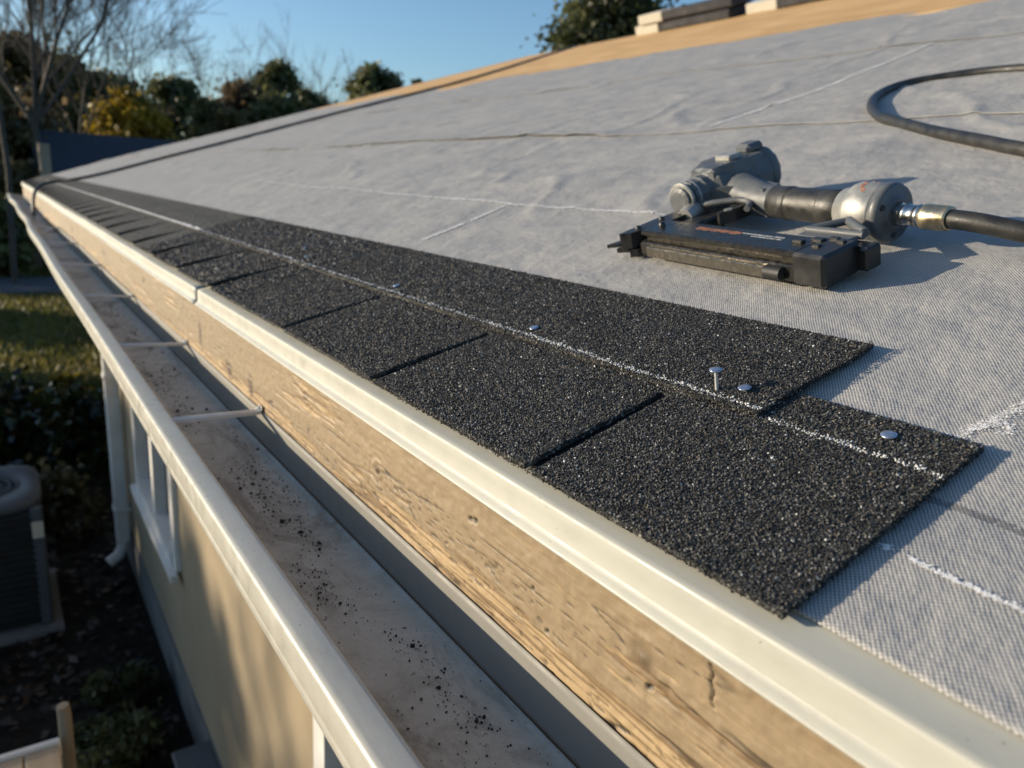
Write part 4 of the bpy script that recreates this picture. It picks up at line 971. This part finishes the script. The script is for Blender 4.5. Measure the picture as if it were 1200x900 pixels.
# leaf litter and grass (nobody could count them)
n = 5200; P = np.stack([-2.6+2.85*rng.random(n), 1.8+7.5*rng.random(n), GZ+.01+.04*rng.random(n)**2], -1); V, F = leaf_mesh(P, .055, 0, 1.4); V[:, 2] = GZ+.012+(V[:, 2]-GZ-.012)*.45
t_ = .3+1.5*rng.random(n)**2.5; o = mesh_np('leaf_litter', V, F, MT['litter'], cols=np.repeat(np.stack([t_]*3, -1), 4, 0)); tag(o, 'dry brown leaf litter on the shaded ground by the wall', 'leaf litter', kind='stuff')
n = 26000; yy = 10.2+rng.random(n)**1.5*20; xx = -2.2+6*rng.random(n); kp = (yy < 20.2) | (yy > 23.4); xx, yy = xx[kp], yy[kp]; n = len(xx)
h_ = .05+.08*rng.random(n); a_ = rng.random(n)*6.28; wv = .010+.0012*yy; ln = rng.normal(0, .03, (n, 2))
V = np.stack([np.stack([xx-wv*np.cos(a_), yy-wv*np.sin(a_), np.full(n, GZ)], -1), np.stack([xx+wv*np.cos(a_), yy+wv*np.sin(a_), np.full(n, GZ)], -1), np.stack([xx+ln[:, 0], yy+ln[:, 1], GZ+h_], -1)], 1).reshape(-1, 3)
t_ = .6+.8*fbm(xx*.7, yy*.35, 5, 3); o = mesh_np('grass', V, np.arange(n*3).reshape(-1, 3), MT['grassblade'], cols=np.repeat(np.stack([t_, t_, t_*.9], -1), 3, 0)); tag(o, 'short green and straw coloured lawn grass beyond the shrubs', 'grass', kind='stuff')

# trees to the sun's side of the house, left of the frame: they shade the yard and dapple the wall
sd = np.array([SUN[0], SUN[1]]); sd /= np.linalg.norm(sd); sp_ = np.array([-sd[1], sd[0]])
c0 = np.array([.0, 4.2])+sd*19
for i, off in enumerate((-15.5, -13.2, -8.8, -5.2, -3.4, -1.6, .2, 2.1, 4.0, 5.9, 7.8, 9.7)):
    q = c0+sp_*off+sd*rng.normal(0, .5)
    tree('hedge_bush', q[0], q[1], 3.15+.35*rng.random(), 2.7, 'evergreen', 'dense evergreen hedge bush left of the yard', 16, 2600, .22, .06, .0, cat='bush', group='hedge left of the yard', gap=.1)
for i, off in enumerate((-9.5, -4.6, -2.6, -1.0, .5, 3.7, 5.6)):
    q = c0+sd*2.2+sp_*off
    tree('thin_tree', q[0], q[1], 5.0+.5*rng.random(), 2.9, 'olive', 'thin leaved small tree behind the hedge', 8, 900, .20, .05, .5, cat='tree', group='thin trees behind the hedge', gap=.0)

for i, off in enumerate((.9, 2.2, 3.0)):
    q = c0+sd*(1.0+i)+sp_*off; e = empty('bare_sapling', (q[0], q[1], GZ), 'leafless sapling standing in the hedge left of the yard', 'tree', 'saplings in the hedge'); b = MB(); b2 = MB()
    b.tube([(q[0], q[1], GZ), (q[0]+.05, q[1], GZ+1.5), (q[0], q[1], GZ+2.9)], [.06, .055, .05], 6)
    for d_ in ((.3, .3, 1), (-.4, -.3, 1), (.1, -.3, 1), (-.1, .4, 1)): limb(b2, (q[0], q[1], GZ+2.8), np.array(d_)/np.linalg.norm(d_), 1.3, .04, 3, .55, .25, (3, 4), .012)
    b.build('trunk', MT['bark'], e); b2.build('crown', MT['bark'], e)

# ------------------------------------------------------------------ neighbours
nb = empty('neighbour_house', tuple(far(150, 205, 27)[:2])+(GZ,), 'dark roofed neighbouring house beyond the far eave', 'house')
p0 = far(50, 205, 26); p1 = far(330, 205, 27.5); ax_ = (p1-p0)[:2]; L_ = np.linalg.norm(ax_); ax_ /= L_; pr_ = np.array([-ax_[1], ax_[0]])
def nbx(V): V = np.asarray(V); return np.stack([p0[0]+ax_[0]*V[:, 0]+pr_[0]*V[:, 1], p0[1]+ax_[1]*V[:, 0]+pr_[1]*V[:, 1], V[:, 2]], -1)
b = MB(); b.box(.3, L_, .4, 7.6, GZ, -.1); b.build('wall', MT['tanwall'], nb, nbx)
b = MB(); b.add([(0, 0, -.15), (L_+.3, 0, -.15), (L_+.3, 4, 1.32), (0, 4, 1.32), (0, 8, -.15), (L_+.3, 8, -.15), (0, 0, -.25), (L_+.3, 0, -.25), (0, 8, -.25), (L_+.3, 8, -.25)],
      [(0, 1, 2, 3), (3, 2, 5, 4), (0, 6, 7, 1), (4, 5, 9, 8), (0, 3, 4, 8, 6), (1, 7, 9, 5, 2), (6, 8, 9, 7)]); b.build('roof', MT['navy'], nb, nbx)
b = MB(); b.box(-.05, .22, -.15, .15, GZ, .80); b.build('corner_chimney', MT['tanwall'], nb, nbx)
n2 = empty('grey_roof_house', tuple(far(250, 160, 44)[:2])+(GZ,), 'distant house with pale grey roof behind the dark roof', 'house')
p0b = far(205, 165, 44)
b = MB(); b.box(p0b[0], p0b[0]+6, p0b[1], p0b[1]+6, GZ, .9); b.build('wall', MT['tanwall'], n2)
b = MB(); b.add([(p0b[0]-.3, p0b[1]-.4, .85), (p0b[0]+6.3, p0b[1]-.4, .85), (p0b[0]+6.3, p0b[1]+3, 1.9), (p0b[0]+1.5, p0b[1]+3, 1.9), (p0b[0]-.3, p0b[1]+6.4, .85), (p0b[0]+6.3, p0b[1]+6.4, .85)], [(0, 1, 2, 3), (3, 2, 5, 4), (0, 3, 4), (1, 5, 2), (0, 4, 5, 1)]); b.build('roof', MT['greyroof'], n2)
pp_ = far(37, 314, 25.4); mb = empty('mailbox_pillar', (pp_[0], pp_[1], GZ), 'brown pillar standing on the lawn beyond the far end of the gutter', 'pillar')
b = MB(); b.bbox(pp_[0]-.25, pp_[0]+.27, pp_[1]-.2, pp_[1]+.2, GZ, GZ+1.75, .02); b.build('shaft', MT['brownwood'], mb)
b = MB(); b.bbox(pp_[0]-.31, pp_[0]+.33, pp_[1]-.26, pp_[1]+.26, GZ+1.752, GZ+1.85, .03); b.build('capstone', MT['tanwall'], mb)
